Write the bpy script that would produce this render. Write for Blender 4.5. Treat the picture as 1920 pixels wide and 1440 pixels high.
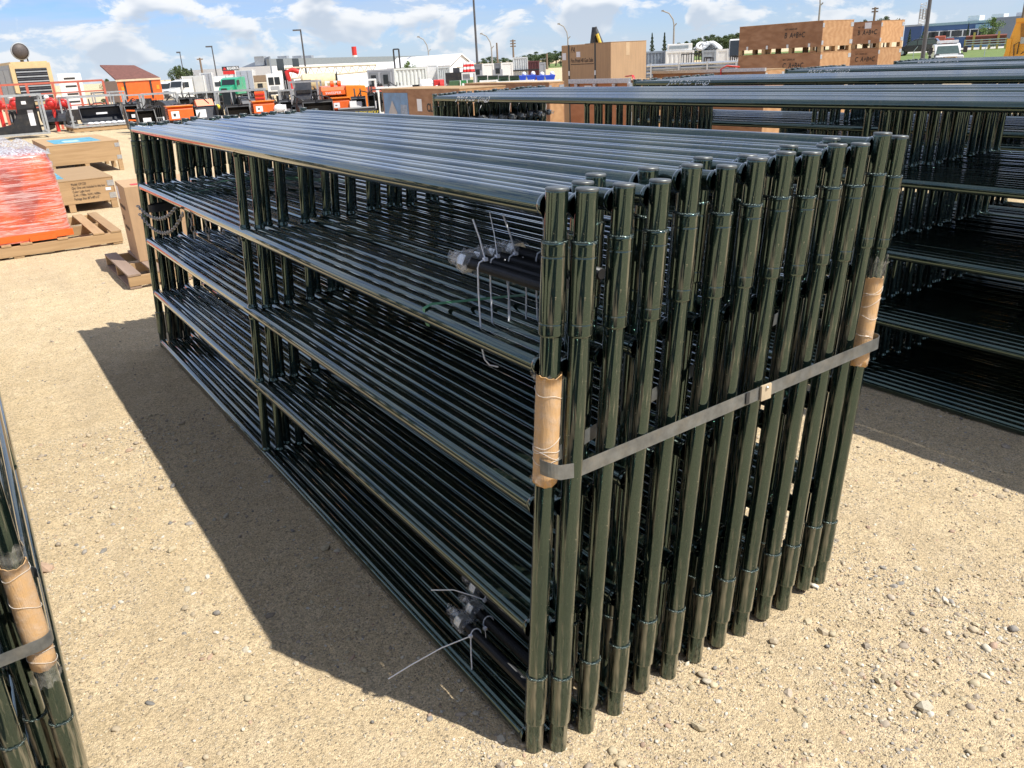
import bpy, math, random
import numpy as np
from mathutils import Vector, Matrix

for o in list(bpy.data.objects): bpy.data.objects.remove(o)
scene = bpy.context.scene
COL = scene.collection
random.seed(7); RNG = np.random.default_rng(7)
rad = math.radians

# ---------------------------------------------------------------- camera
FPX = 1509.67                                     # focal length in photo pixels (1920 wide)
CAM = Vector((-0.92724, -1.39528, 1.74037))
CF = Vector((0.50736939, 0.77729145, -0.37201385))   # forward
CR = Vector((0.82565114, -0.56210094, -0.04840178))  # right
CU = Vector((0.24673162, 0.28259608, 0.92696438))    # up
cam = bpy.data.cameras.new('camera'); cam_o = bpy.data.objects.new('camera', cam); COL.objects.link(cam_o)
cam.sensor_width = 36.0; cam.lens = FPX / 1920 * 36
cam.clip_start = 0.02; cam.clip_end = 6000
cam_o.matrix_world = Matrix(((CR.x, CU.x, -CF.x, CAM.x), (CR.y, CU.y, -CF.y, CAM.y), (CR.z, CU.z, -CF.z, CAM.z), (0, 0, 0, 1)))
scene.camera = cam_o
scene.render.resolution_x = 1024; scene.render.resolution_y = 768

# ---------------------------------------------------------------- sun and sky
SUN_EL = rad(55.2)
SUN_H = Vector((0.504, -0.864, 0)).normalized()       # horizontal direction towards the sun
SUN = (SUN_H * math.cos(SUN_EL) + Vector((0, 0, math.sin(SUN_EL)))).normalized()
sl = bpy.data.lights.new('sun', 'SUN'); sl.energy = 4.6; sl.angle = rad(0.53); sl.color = (1.0, 0.955, 0.87)
so = bpy.data.objects.new('sun', sl); COL.objects.link(so)
so.rotation_euler = SUN.to_track_quat('Z', 'Y').to_euler(); so.location = (0, 0, 30)

world = bpy.data.worlds.new('World'); scene.world = world; world.use_nodes = True
wt = world.node_tree; wn = wt.nodes; wl = wt.links
for n in list(wn): wn.remove(n)
w_out = wn.new('ShaderNodeOutputWorld'); w_bg = wn.new('ShaderNodeBackground')
sky = wn.new('ShaderNodeTexSky'); sky.sky_type = 'NISHITA'; sky.sun_disc = False
sky.sun_elevation = SUN_EL; sky.sun_rotation = math.atan2(SUN_H.x, SUN_H.y)
sky.altitude = 700; sky.air_density = 1.0; sky.dust_density = 0.3; sky.ozone_density = 1.4
def wnode(t, **k):
    n = wn.new(t)
    for a, b in k.items(): setattr(n, a, b)
    return n
wtc = wnode('ShaderNodeTexCoord')
def wmath(op, a, b=None, clamp=False):
    n = wnode('ShaderNodeMath', operation=op, use_clamp=clamp)
    for i, v in enumerate((a, b)):
        if v is None: continue
        if isinstance(v, (int, float)): n.inputs[i].default_value = v
        else: wl.new(v, n.inputs[i])
    return n.outputs[0]
def wnoise(sx, sz, scale, detail, rough, dist=0.0, off=(0, 0, 0)):
    m = wnode('ShaderNodeMapping'); m.inputs['Scale'].default_value = (sx, sx, sz); m.inputs['Location'].default_value = off
    wl.new(wtc.outputs['Generated'], m.inputs['Vector'])
    n = wnode('ShaderNodeTexNoise'); n.inputs['Scale'].default_value = scale; n.inputs['Detail'].default_value = detail
    n.inputs['Roughness'].default_value = rough; n.inputs['Distortion'].default_value = dist
    wl.new(m.outputs[0], n.inputs['Vector']); return n.outputs[0]
def wramp(x, a, b):
    n = wnode('ShaderNodeMapRange'); n.interpolation_type = 'SMOOTHSTEP'
    wl.new(x, n.inputs[0]); n.inputs[1].default_value = a; n.inputs[2].default_value = b; return n.outputs[0]
def wmix(fac, a, b):
    n = wnode('ShaderNodeMix', data_type='RGBA')
    for i, v in ((0, fac), (6, a), (7, b)):
        if isinstance(v, (int, float)): n.inputs[i].default_value = v
        elif isinstance(v, tuple): n.inputs[i].default_value = v
        else: wl.new(v, n.inputs[i])
    return n.outputs[2]
tint = wnode('ShaderNodeMix', data_type='RGBA', blend_type='MULTIPLY'); tint.inputs[0].default_value = 1
wl.new(sky.outputs[0], tint.inputs[6]); tint.inputs[7].default_value = (0.34, 0.45, 0.71, 1)
streak = wramp(wnoise(1, 6.5, 3.2, 4, 0.62, 0.6, (0.3, 1.7, 0.2)), 0.36, 0.62)          # thin high cloud in long bands
puffn = wnoise(1, 2.0, 14.0, 7, 0.60, 0.35, (2.1, 0.4, 0.7))
puff = wramp(puffn, 0.462, 0.565)                                                     # heaped cloud
shade = wramp(wnoise(1, 2.0, 14.0, 3, 0.52, 0.25, (2.1, 0.4, 0.722)), 0.47, 0.66)        # the same heaps a little lower: grey bases
CB = 4.3
c1 = wmix(wmath('MULTIPLY', streak, 0.55), tint.outputs[2], (CB * 0.66, CB * 0.76, CB * 0.90, 1))
pc = wmix(shade, (CB * 1.12, CB * 1.12, CB * 1.12, 1), (CB * 0.62, CB * 0.70, CB * 0.82, 1))
c2 = wmix(wmath('MULTIPLY', puff, 0.88), c1, pc)
sepw = wnode('ShaderNodeSeparateXYZ'); wl.new(wtc.outputs['Generated'], sepw.inputs[0])
c3 = wmix(wmath('MULTIPLY', wramp(sepw.outputs[2], 0.085, 0.0), 0.45), c2, (CB * 0.70, CB * 0.80, CB * 0.92, 1))      # paler towards the horizon
wl.new(c3, w_bg.inputs[0]); w_bg.inputs[1].default_value = 0.15
wl.new(w_bg.outputs[0], w_out.inputs[0])
scene.view_settings.view_transform = 'Standard'; scene.view_settings.look = 'None'
scene.view_settings.exposure = 0.52; scene.view_settings.gamma = 1.0
scene.render.engine = 'CYCLES'
cy = scene.cycles; cy.max_bounces = 5; cy.diffuse_bounces = 2; cy.glossy_bounces = 4; cy.transmission_bounces = 3; cy.transparent_max_bounces = 8
cy.use_denoising = True; cy.caustics_reflective = False; cy.caustics_refractive = False

# ---------------------------------------------------------------- pixel to place
def ray(x, y): return CF + CR * ((x - 960) / FPX) - CU * ((y - 720) / FPX)
def onZ(x, y, z=0.0): d = ray(x, y); return CAM + d * ((z - CAM.z) / d.z)
def onY(x, y, Y): d = ray(x, y); return CAM + d * ((Y - CAM.y) / d.y)
def onX(x, y, X): d = ray(x, y); return CAM + d * ((X - CAM.x) / d.x)
def atD(x, y, D): d = ray(x, y); return CAM + d * (D / math.hypot(d.x, d.y))
def hor(x): return 165.5 - 0.0521 * x
def smooth(a, b, x): t = min(1, max(0, (x - a) / (b - a))); return t * t * (3 - 2 * t)
def azim(x): d = ray(x, hor(x)); return math.atan2(d.x, d.y)
AZ0, AZ1 = azim(640), azim(900)
def fall(az, D):
    # the yard falls away gently towards the back on the left
    return -0.0165 * (min(D, 200) - 45) * (1 - smooth(AZ0, AZ1, az)) if D > 45 else 0.0

# ---------------------------------------------------------------- mesh builder
class MB:
    def __init__(s): s.v = []; s.f = []; s.sm = []
    def add(s, vs, fs, smooth=False):
        b = len(s.v); s.v += [tuple(p) for p in vs]; s.f += [tuple(i + b for i in f) for f in fs]; s.sm += [smooth] * len(fs); return s
    def box(s, x0, x1, y0, y1, z0, z1):
        return s.add([(x0, y0, z0), (x1, y0, z0), (x1, y1, z0), (x0, y1, z0), (x0, y0, z1), (x1, y0, z1), (x1, y1, z1), (x0, y1, z1)],
                     [(0, 3, 2, 1), (4, 5, 6, 7), (0, 1, 5, 4), (1, 2, 6, 5), (2, 3, 7, 6), (3, 0, 4, 7)])
    def beam(s, a, b, w, h=None, up=(0, 0, 1)):
        h = h or w; a = Vector(a); b = Vector(b); d = (b - a).normalized(); u = Vector(up)
        if abs(d.dot(u)) > 0.98: u = Vector((0, 1, 0))
        r = d.cross(u).normalized(); u = r.cross(d)
        vs = [p + r * (i * w / 2) + u * (j * h / 2) for p in (a, b) for i, j in ((-1, -1), (1, -1), (1, 1), (-1, 1))]
        return s.add(vs, [(0, 3, 2, 1), (4, 5, 6, 7), (0, 1, 5, 4), (1, 2, 6, 5), (2, 3, 7, 6), (3, 0, 4, 7)])
    def path(s, pts, r, n=8, cap=True, closed=False, flat=None):
        pts = [Vector(p) for p in pts]; m = len(pts); rs = r if isinstance(r, (list, tuple)) else [r] * m
        ref = None; rings = []
        for i, p in enumerate(pts):
            a = pts[i - 1] if (i or closed) else p; b = pts[(i + 1) % m] if (i < m - 1 or closed) else p
            d = (b - a).normalized()
            if ref is None: ref = Vector((0, 0, 1)) if abs(d.z) < 0.9 else Vector((1, 0, 0))
            x = (ref - d * ref.dot(d)).normalized(); ref = x; y = d.cross(x)
            fx, fy = flat if flat else (1, 1)
            rings.append([p + (x * math.cos(2 * math.pi * k / n) * fx + y * math.sin(2 * math.pi * k / n) * fy) * rs[i] for k in range(n)])
        vs = [q for R in rings for q in R]; fs = []
        for i in range(m if closed else m - 1):
            j = (i + 1) % m
            for k in range(n): fs.append((i * n + k, i * n + (k + 1) % n, j * n + (k + 1) % n, j * n + k))
        s.add(vs, fs, n > 5)
        if cap and not closed: s.add(rings[0], [tuple(range(n))[::-1]]); s.add(rings[-1], [tuple(range(n))])
        return s
    def tube(s, a, b, r, n=12, cap=True, r2=None): return s.path([a, b], [r, r if r2 is None else r2], n, cap)
    def lathe(s, prof, n=20, axis='z', o=(0, 0, 0), sharp=()):
        # prof: list of (radius, height); open shells welded in one sheet
        q = [prof[0]]
        for (r0, h0), (r1, h1) in zip(prof, prof[1:]):
            l = math.hypot(r1 - r0, h1 - h0)
            if l > 0.012:
                for t in (0.002 / l, 1 - 0.002 / l): q.append((r0 + (r1 - r0) * t, h0 + (h1 - h0) * t))
            q.append((r1, h1))
        prof = q; vs = []; fs = []; m = len(prof)
        for (r, h) in prof:
            for k in range(n):
                a = 2 * math.pi * k / n; c, d = r * math.cos(a), r * math.sin(a)
                p = (c, d, h) if axis == 'z' else ((d, h, c) if axis == 'y' else (h, c, d))
                vs.append((p[0] + o[0], p[1] + o[1], p[2] + o[2]))
        for i in range(m - 1):
            for k in range(n): fs.append((i * n + k, i * n + (k + 1) % n, (i + 1) * n + (k + 1) % n, (i + 1) * n + k))
        return s.add(vs, fs, True)
    def prism(s, poly, a, b, axis='x'):
        # poly: 2-D outline, extruded from a to b along axis ('x': (y,z), 'y': (x,z), 'z': (x,y))
        n = len(poly)
        def P(q, t): return (t, q[0], q[1]) if axis == 'x' else ((q[0], t, q[1]) if axis == 'y' else (q[0], q[1], t))
        vs = [P(q, a) for q in poly] + [P(q, b) for q in poly]
        fs = [tuple(range(n))[::-1], tuple(range(n, 2 * n))] + [(i, (i + 1) % n, n + (i + 1) % n, n + i) for i in range(n)]
        return s.add(vs, fs)
    def sphere(s, c, r, n=12, m=8, sq=(1, 1, 1)):
        vs = []; fs = []
        for i in range(m + 1):
            t = math.pi * i / m
            for k in range(n):
                a = 2 * math.pi * k / n
                vs.append((c[0] + sq[0] * r * math.sin(t) * math.cos(a), c[1] + sq[1] * r * math.sin(t) * math.sin(a), c[2] + sq[2] * r * math.cos(t)))
        for i in range(m):
            for k in range(n): fs.append((i * n + k, (i + 1) * n + k, (i + 1) * n + (k + 1) % n, i * n + (k + 1) % n))
        return s.add(vs, fs, True)
    def mesh(s, name, mat):
        me = bpy.data.meshes.new(name); me.from_pydata(s.v, [], s.f); me.update()
        me.polygons.foreach_set('use_smooth', s.sm)
        if mat: me.materials.append(mat)
        return me
    def build(s, name, mat, parent=None, loc=None, bevel=0):
        return put(name, s.mesh(name, mat), parent, loc, bevel)
def put(name, me, parent=None, loc=None, bevel=0):
    o = bpy.data.objects.new(name, me); COL.objects.link(o)
    if parent: o.parent = parent
    if loc is not None: o.location = loc
    if bevel:
        b = o.modifiers.new('bevel', 'BEVEL'); b.width = bevel; b.segments = 2; b.limit_method = 'ANGLE'
    return o
def tag(o, label, cat, group=None):
    o['label'] = label; o['category'] = cat
    if group: o['group'] = group
    return o
def struct(o): o['kind'] = 'structure'; return o
def thing(name, label, cat, loc=(0, 0, 0), rz=0.0, group=None):
    o = bpy.data.objects.new(name, None); COL.objects.link(o); o.empty_display_size = 0.1
    o.location = loc; o.rotation_euler = (0, 0, rz)
    return tag(o, label, cat, group)
def copy_tree(o, parent=None):
    c = o.copy(); COL.objects.link(c); c.parent = parent
    for ch in list(o.children): copy_tree(ch, c)
    return c
def text(name, s, size, mat, parent, loc, rot, shear=0.0, sx=1.0, align='LEFT', bold=0.0):
    cu = bpy.data.curves.new(name, 'FONT'); cu.body = s; cu.size = size; cu.shear = shear; cu.align_x = align; cu.extrude = 0.0004; cu.offset = bold
    cu.resolution_u = 3
    t = bpy.data.objects.new('tmp_text', cu); COL.objects.link(t)
    me = bpy.data.meshes.new_from_object(t.evaluated_get(bpy.context.evaluated_depsgraph_get()))
    bpy.data.objects.remove(t)
    me.materials.clear(); me.materials.append(mat)
    o = put(name, me, parent, loc); o.rotation_euler = rot; o.scale = (sx, 1, 1); return o

# ---------------------------------------------------------------- materials
MATS = {}
def M(name, col, rough=0.6, metal=0.0, var=0.14, vs=6.0, bump=0.0, bs=60.0, coat=0.0, stretch=None, dirt=0.0, dirtcol=(0.42, 0.34, 0.22)):
    if name in MATS: return MATS[name]
    m = bpy.data.materials.new(name); m.use_nodes = True; MATS[name] = m
    nt = m.node_tree; N = nt.nodes; L = nt.links; b = N['Principled BSDF']
    tc = N.new('ShaderNodeTexCoord'); src = tc.outputs['Object']
    if stretch:
        mp = N.new('ShaderNodeMapping'); mp.inputs['Scale'].default_value = stretch; L.new(src, mp.inputs[0]); src = mp.outputs[0]
    n = N.new('ShaderNodeTexNoise'); n.inputs['Scale'].default_value = vs; n.inputs['Detail'].default_value = 6; n.inputs['Roughness'].default_value = 0.65
    L.new(src, n.inputs['Vector'])
    mr = N.new('ShaderNodeMapRange'); mr.inputs[1].default_value = 0.25; mr.inputs[2].default_value = 0.75
    mr.inputs[3].default_value = 1 - var * 1.6; mr.inputs[4].default_value = 1 + var * 1.2; L.new(n.outputs[0], mr.inputs[0])
    mx = N.new('ShaderNodeMix'); mx.data_type = 'RGBA'; mx.blend_type = 'MULTIPLY'; mx.inputs[0].default_value = 1
    mx.inputs[6].default_value = (*col, 1); L.new(mr.outputs[0], mx.inputs[7]); out = mx.outputs[2]
    if dirt:
        n2 = N.new('ShaderNodeTexNoise'); n2.inputs['Scale'].default_value = vs * 0.6; n2.inputs['Detail'].default_value = 8; n2.inputs['Roughness'].default_value = 0.75
        L.new(tc.outputs['Object'], n2.inputs['Vector'])
        r2 = N.new('ShaderNodeMapRange'); r2.inputs[1].default_value = 0.48; r2.inputs[2].default_value = 0.72; r2.inputs[4].default_value = dirt; L.new(n2.outputs[0], r2.inputs[0])
        m2 = N.new('ShaderNodeMix'); m2.data_type = 'RGBA'; L.new(r2.outputs[0], m2.inputs[0]); L.new(out, m2.inputs[6]); m2.inputs[7].default_value = (*dirtcol, 1); out = m2.outputs[2]
    L.new(out, b.inputs['Base Color'])
    r3 = N.new('ShaderNodeMapRange'); r3.inputs[3].default_value = max(0.02, rough - 0.08); r3.inputs[4].default_value = min(1, rough + 0.10); L.new(n.outputs[0], r3.inputs[0])
    L.new(r3.outputs[0], b.inputs['Roughness'])
    b.inputs['Metallic'].default_value = metal; b.inputs['Coat Weight'].default_value = coat; b.inputs['Coat Roughness'].default_value = 0.06
    if bump:
        n3 = N.new('ShaderNodeTexNoise'); n3.inputs['Scale'].default_value = bs; n3.inputs['Detail'].default_value = 4; L.new(src, n3.inputs['Vector'])
        bp = N.new('ShaderNodeBump'); bp.inputs['Strength'].default_value = bump; bp.inputs['Distance'].default_value = 0.004; L.new(n3.outputs[0], bp.inputs['Height']); L.new(bp.outputs[0], b.inputs['Normal'])
    return m

def gate_paint(dusty=False):
    m = bpy.data.materials.new('dusty_gate_paint' if dusty else 'dark_green_gate_paint'); m.use_nodes = True
    nt = m.node_tree; N = nt.nodes; L = nt.links; b = N['Principled BSDF']
    tc = N.new('ShaderNodeTexCoord')
    fl = N.new('ShaderNodeTexNoise'); fl.inputs['Scale'].default_value = 900; fl.inputs['Detail'].default_value = 0; L.new(tc.outputs['Object'], fl.inputs['Vector'])
    fr = N.new('ShaderNodeMapRange'); fr.inputs[1].default_value = 0.45; fr.inputs[2].default_value = 0.75; L.new(fl.outputs[0], fr.inputs[0])
    cm = N.new('ShaderNodeMix'); cm.data_type = 'RGBA'; cm.inputs[6].default_value = (0.027, 0.060, 0.050, 1); cm.inputs[7].default_value = (0.074, 0.116, 0.100, 1); L.new(fr.outputs[0], cm.inputs[0])
    # dust that settled on it, in streaks along the tube
    mp = N.new('ShaderNodeMapping'); mp.inputs['Scale'].default_value = (60, 60, 4); L.new(tc.outputs['Object'], mp.inputs[0])
    dn = N.new('ShaderNodeTexNoise'); dn.inputs['Scale'].default_value = 1.0; dn.inputs['Detail'].default_value = 3; dn.inputs['Roughness'].default_value = 0.7; L.new(mp.outputs[0], dn.inputs['Vector'])
    dr = N.new('ShaderNodeMapRange'); dr.inputs[1].default_value = 0.52; dr.inputs[2].default_value = 0.80; dr.inputs[4].default_value = 0.10; L.new(dn.outputs[0], dr.inputs[0])
    dfac = dr.outputs[0]
    if dusty:      # splashed dirt towards the foot, rubbed spots anywhere
        sp = N.new('ShaderNodeSeparateXYZ'); L.new(tc.outputs['Object'], sp.inputs[0])
        zr = N.new('ShaderNodeMapRange'); zr.inputs[1].default_value = 0.0; zr.inputs[2].default_value = 0.34; zr.inputs[3].default_value = 0.16; zr.inputs[4].default_value = 0.0; L.new(sp.outputs[2], zr.inputs[0])
        a0 = N.new('ShaderNodeMath'); L.new(dn.outputs[0], a0.inputs[0]); L.new(zr.outputs[0], a0.inputs[1])
        s0 = N.new('ShaderNodeMapRange'); s0.inputs[1].default_value = 0.56; s0.inputs[2].default_value = 0.74; s0.inputs[4].default_value = 0.55; L.new(a0.outputs[0], s0.inputs[0])
        sn = N.new('ShaderNodeTexNoise'); sn.inputs['Scale'].default_value = 150; sn.inputs['Detail'].default_value = 2; L.new(tc.outputs['Object'], sn.inputs['Vector'])
        s1 = N.new('ShaderNodeMapRange'); s1.inputs[1].default_value = 0.71; s1.inputs[2].default_value = 0.76; s1.inputs[4].default_value = 0.6; L.new(sn.outputs[0], s1.inputs[0])
        mxx = N.new('ShaderNodeMath'); mxx.operation = 'MAXIMUM'; L.new(s0.outputs[0], mxx.inputs[0]); L.new(s1.outputs[0], mxx.inputs[1]); dfac = mxx.outputs[0]
    L.new(cm.outputs[2], b.inputs['Base Color'])
    b.inputs['Metallic'].default_value = 0.88
    rr = N.new('ShaderNodeMapRange'); rr.inputs[3].default_value = 0.045; rr.inputs[4].default_value = 0.085; L.new(dn.outputs[0], rr.inputs[0]); L.new(rr.outputs[0], b.inputs['Roughness'])
    b.inputs['Coat Weight'].default_value = 1.0; b.inputs['Coat Roughness'].default_value = 0.02
    wv = N.new('ShaderNodeTexNoise'); wv.inputs['Scale'].default_value = 9; wv.inputs['Detail'].default_value = 1; L.new(tc.outputs['Object'], wv.inputs['Vector'])
    ad = N.new('ShaderNodeMath'); ad.operation = 'MULTIPLY_ADD'; L.new(fl.outputs[0], ad.inputs[0]); ad.inputs[1].default_value = 0.02; L.new(wv.outputs[0], ad.inputs[2])
    bp = N.new('ShaderNodeBump'); bp.inputs['Strength'].default_value = 0.16; bp.inputs['Distance'].default_value = 0.004; L.new(ad.outputs[0], bp.inputs['Height']); L.new(bp.outputs[0], b.inputs['Normal'])
    df = N.new('ShaderNodeBsdfDiffuse'); df.inputs[0].default_value = (0.40, 0.33, 0.22, 1)
    ms = N.new('ShaderNodeMixShader'); L.new(dfac, ms.inputs[0]); L.new(b.outputs[0], ms.inputs[1]); L.new(df.outputs[0], ms.inputs[2])
    L.new(ms.outputs[0], N['Material Output'].inputs[0])
    return m
def wood(name, c1, c2, axis=0, scale=1.0, ply=False):
    if name in MATS: return MATS[name]
    m = bpy.data.materials.new(name); m.use_nodes = True; MATS[name] = m
    nt = m.node_tree; N = nt.nodes; L = nt.links; b = N['Principled BSDF']
    tc = N.new('ShaderNodeTexCoord'); oi = N.new('ShaderNodeObjectInfo')
    mp = N.new('ShaderNodeMapping'); sc = [22 * scale] * 3; sc[axis] = (5 if ply else 1.6) * scale
    if ply: sc = [6 * scale] * 3; sc[axis] = 2.2 * scale
    mp.inputs['Scale'].default_value = sc; L.new(tc.outputs['Object'], mp.inputs[0])
    ad = N.new('ShaderNodeVectorMath'); L.new(mp.outputs[0], ad.inputs[0]); L.new(oi.outputs['Random'], ad.inputs[1])
    sc2 = N.new('ShaderNodeVectorMath'); sc2.operation = 'SCALE'; L.new(oi.outputs['Random'], sc2.inputs[0]); sc2.inputs['Scale'].default_value = 40; L.new(sc2.outputs[0], ad.inputs[1])
    n = N.new('ShaderNodeTexNoise'); n.inputs['Scale'].default_value = 1; n.inputs['Detail'].default_value = 6; n.inputs['Roughness'].default_value = 0.6; n.inputs['Distortion'].default_value = 1.8 if ply else 0.5
    L.new(ad.outputs[0], n.inputs['Vector'])
    if ply:
        wv = N.new('ShaderNodeTexWave'); wv.wave_type = 'BANDS'; wv.inputs['Scale'].default_value = 0.9; wv.inputs['Distortion'].default_value = 9; wv.inputs['Detail'].default_value = 1; L.new(ad.outputs[0], wv.inputs['Vector'])
        av = N.new('ShaderNodeMath'); av.operation = 'MULTIPLY_ADD'; L.new(wv.outputs['Fac'], av.inputs[0]); av.inputs[1].default_value = 0.3; L.new(n.outputs[0], av.inputs[2]); fac = av.outputs[0]
    else: fac = n.outputs[0]
    mr = N.new('ShaderNodeMapRange'); mr.inputs[1].default_value = 0.3; mr.inputs[2].default_value = 0.85; L.new(fac, mr.inputs[0])
    mx = N.new('ShaderNodeMix'); mx.data_type = 'RGBA'; mx.inputs[6].default_value = (*c1, 1); mx.inputs[7].default_value = (*c2, 1); L.new(mr.outputs[0], mx.inputs[0])
    hv = N.new('ShaderNodeHueSaturation'); L.new(mx.outputs[2], hv.inputs['Color'])
    vr = N.new('ShaderNodeMapRange'); vr.inputs[3].default_value = 0.82; vr.inputs[4].default_value = 1.12; L.new(oi.outputs['Random'], vr.inputs[0]); L.new(vr.outputs[0], hv.inputs['Value'])
    L.new(hv.outputs[0], b.inputs['Base Color']); b.inputs['Roughness'].default_value = 0.75
    bp = N.new('ShaderNodeBump'); bp.inputs['Strength'].default_value = 0.3; bp.inputs['Distance'].default_value = 0.003; L.new(n.outputs[0], bp.inputs['Height']); L.new(bp.outputs[0], b.inputs['Normal'])
    return m
def film(name, col=(0.9, 0.92, 0.95), rough=0.18, alpha=0.35):
    m = bpy.data.materials.new(name); m.use_nodes = True
    nt = m.node_tree; N = nt.nodes; L = nt.links; b = N['Principled BSDF']
    b.inputs['Base Color'].default_value = (*col, 1); b.inputs['Roughness'].default_value = rough
    tc = N.new('ShaderNodeTexCoord'); n = N.new('ShaderNodeTexNoise'); n.inputs['Scale'].default_value = 45; n.inputs['Detail'].default_value = 5; L.new(tc.outputs['Object'], n.inputs['Vector'])
    mr = N.new('ShaderNodeMapRange'); mr.inputs[1].default_value = 0.4; mr.inputs[2].default_value = 0.7; mr.inputs[3].default_value = alpha * 0.35; mr.inputs[4].default_value = min(1, alpha * 1.9); L.new(n.outputs[0], mr.inputs[0])
    L.new(mr.outputs[0], b.inputs['Alpha'])
    bp = N.new('ShaderNodeBump'); bp.inputs['Strength'].default_value = 0.8; bp.inputs['Distance'].default_value = 0.006; L.new(n.outputs[0], bp.inputs['Height']); L.new(bp.outputs[0], b.inputs['Normal'])
    return m

GATE = gate_paint(); GATEP = gate_paint(True)
CAPM = M('grey_cap_metal', (0.16, 0.17, 0.165), 0.42, 0.7, 0.3, 60)  # post caps, lighter and greyer than the gate paint
WELD = M('weld_bead_paint', (0.10, 0.13, 0.12), 0.22, 0.8, 0.4, 220, 0.8, 500)
STRAP = M('grey_steel_strap', (0.20, 0.21, 0.21), 0.40, 0.55, 0.25, 25, 0.15, 90, dirt=0.25)
BLACKSTRAP = M('black_strap', (0.03, 0.032, 0.035), 0.45, 0.0, 0.2, 25)
WRAPC = M('wrap_cardboard', (0.60, 0.36, 0.155), 0.8, 0, 0.12, 9, 0.4, 120, stretch=(3, 3, 0.3))
CARD = M('brown_cardboard', (0.46, 0.30, 0.17), 0.85, 0, 0.10, 9, 0.25, 160, stretch=(3, 3, 0.3))
TIE = M('white_nylon', (0.86, 0.88, 0.92), 0.35, 0, 0.05)
ROD = M('black_threaded_steel', (0.022, 0.023, 0.026), 0.38, 0.3, 0.2, 60)
ZINC = M('bright_zinc', (0.62, 0.63, 0.62), 0.28, 1.0, 0.2, 60, 0.4, 120)
FILM = film('clear_plastic_film', alpha=0.24)
TAPE = film('clear_packing_tape', (0.85, 0.80, 0.72), 0.10, 0.12)
GREENBAND = M('green_plastic_band', (0.10, 0.30, 0.16), 0.35, 0, 0.1)
WHITEP = M('white_marker_paint', (0.82, 0.84, 0.84), 0.6, 0, 0.05)

# ================================================================ ground
def vnoise(x, y, seed=0):
    xi = np.floor(x).astype(int); yi = np.floor(y).astype(int); fx = x - xi; fy = y - yi
    fx = fx * fx * (3 - 2 * fx); fy = fy * fy * (3 - 2 * fy)
    def h(i, j):
        k = (i * 374761393 + j * 668265263 + seed * 974634777) & 0x7fffffff
        k = ((k ^ (k >> 13)) * 1274126177) & 0x7fffffff
        return (k ^ (k >> 16)) % 10007 / 10007.0
    return (h(xi, yi) * (1 - fx) + h(xi + 1, yi) * fx) * (1 - fy) + (h(xi, yi + 1) * (1 - fx) + h(xi + 1, yi + 1) * fx) * fy
def gheight(x, y):
    n = (vnoise(x * 1.3, y * 1.3, 1) - .5) * 0.016 + (vnoise(x * 6.3, y * 6.3, 2) - .5) * 0.005 + (vnoise(x * 19, y * 19, 3) - .5) * 0.004 + (vnoise(x * 44, y * 44, 4) - .5) * 0.0055
    d = np.hypot(x - 0.5, y - 2.0); k = np.clip((16 - d) / 8, 0, 1)
    x = np.asarray(x, float); y = np.asarray(y, float); D = np.hypot(x - CAM.x, y - CAM.y); az = np.arctan2(x - CAM.x, y - CAM.y)
    t = np.clip((az - AZ0) / (AZ1 - AZ0), 0, 1); w = 1 - t * t * (3 - 2 * t); w = w * np.clip((az + 1.6) / .6, 0, 1)
    return n * k - 0.004 - 0.0165 * np.clip(np.minimum(D, 200) - 45, 0, None) * w
def axis_coords(lo, hi, step, far):
    a = list(np.arange(lo, hi, step)); s = step; p = hi
    while p < far: a.append(p); s *= 1.22; p += s
    a.append(far); s = step; p = lo - step; b = []
    while p > -far: b.append(p); s *= 1.22; p -= s
    b.append(-far); return np.array(b[::-1] + a)
gx = axis_coords(-2.4, 4.8, 0.022, 4000); gy = axis_coords(-2.0, 7.5, 0.024, 4000)
GX, GY = np.meshgrid(gx, gy); GZ = gheight(GX, GY)
nx, ny = len(gx), len(gy)
me = bpy.data.meshes.new('ground')
gv = np.stack([GX, GY, GZ], -1).reshape(-1, 3)
idx = np.arange(nx * ny).reshape(ny, nx)
gf = np.stack([idx[:-1, :-1], idx[:-1, 1:], idx[1:, 1:], idx[1:, :-1]], -1).reshape(-1, 4)
me.vertices.add(len(gv)); me.vertices.foreach_set('co', gv.ravel())
me.loops.add(gf.size); me.loops.foreach_set('vertex_index', gf.ravel())
me.polygons.add(len(gf)); me.polygons.foreach_set('loop_start', np.arange(0, gf.size, 4)); me.polygons.foreach_set('use_smooth', np.ones(len(gf), bool))
me.update(); me.validate()
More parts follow.
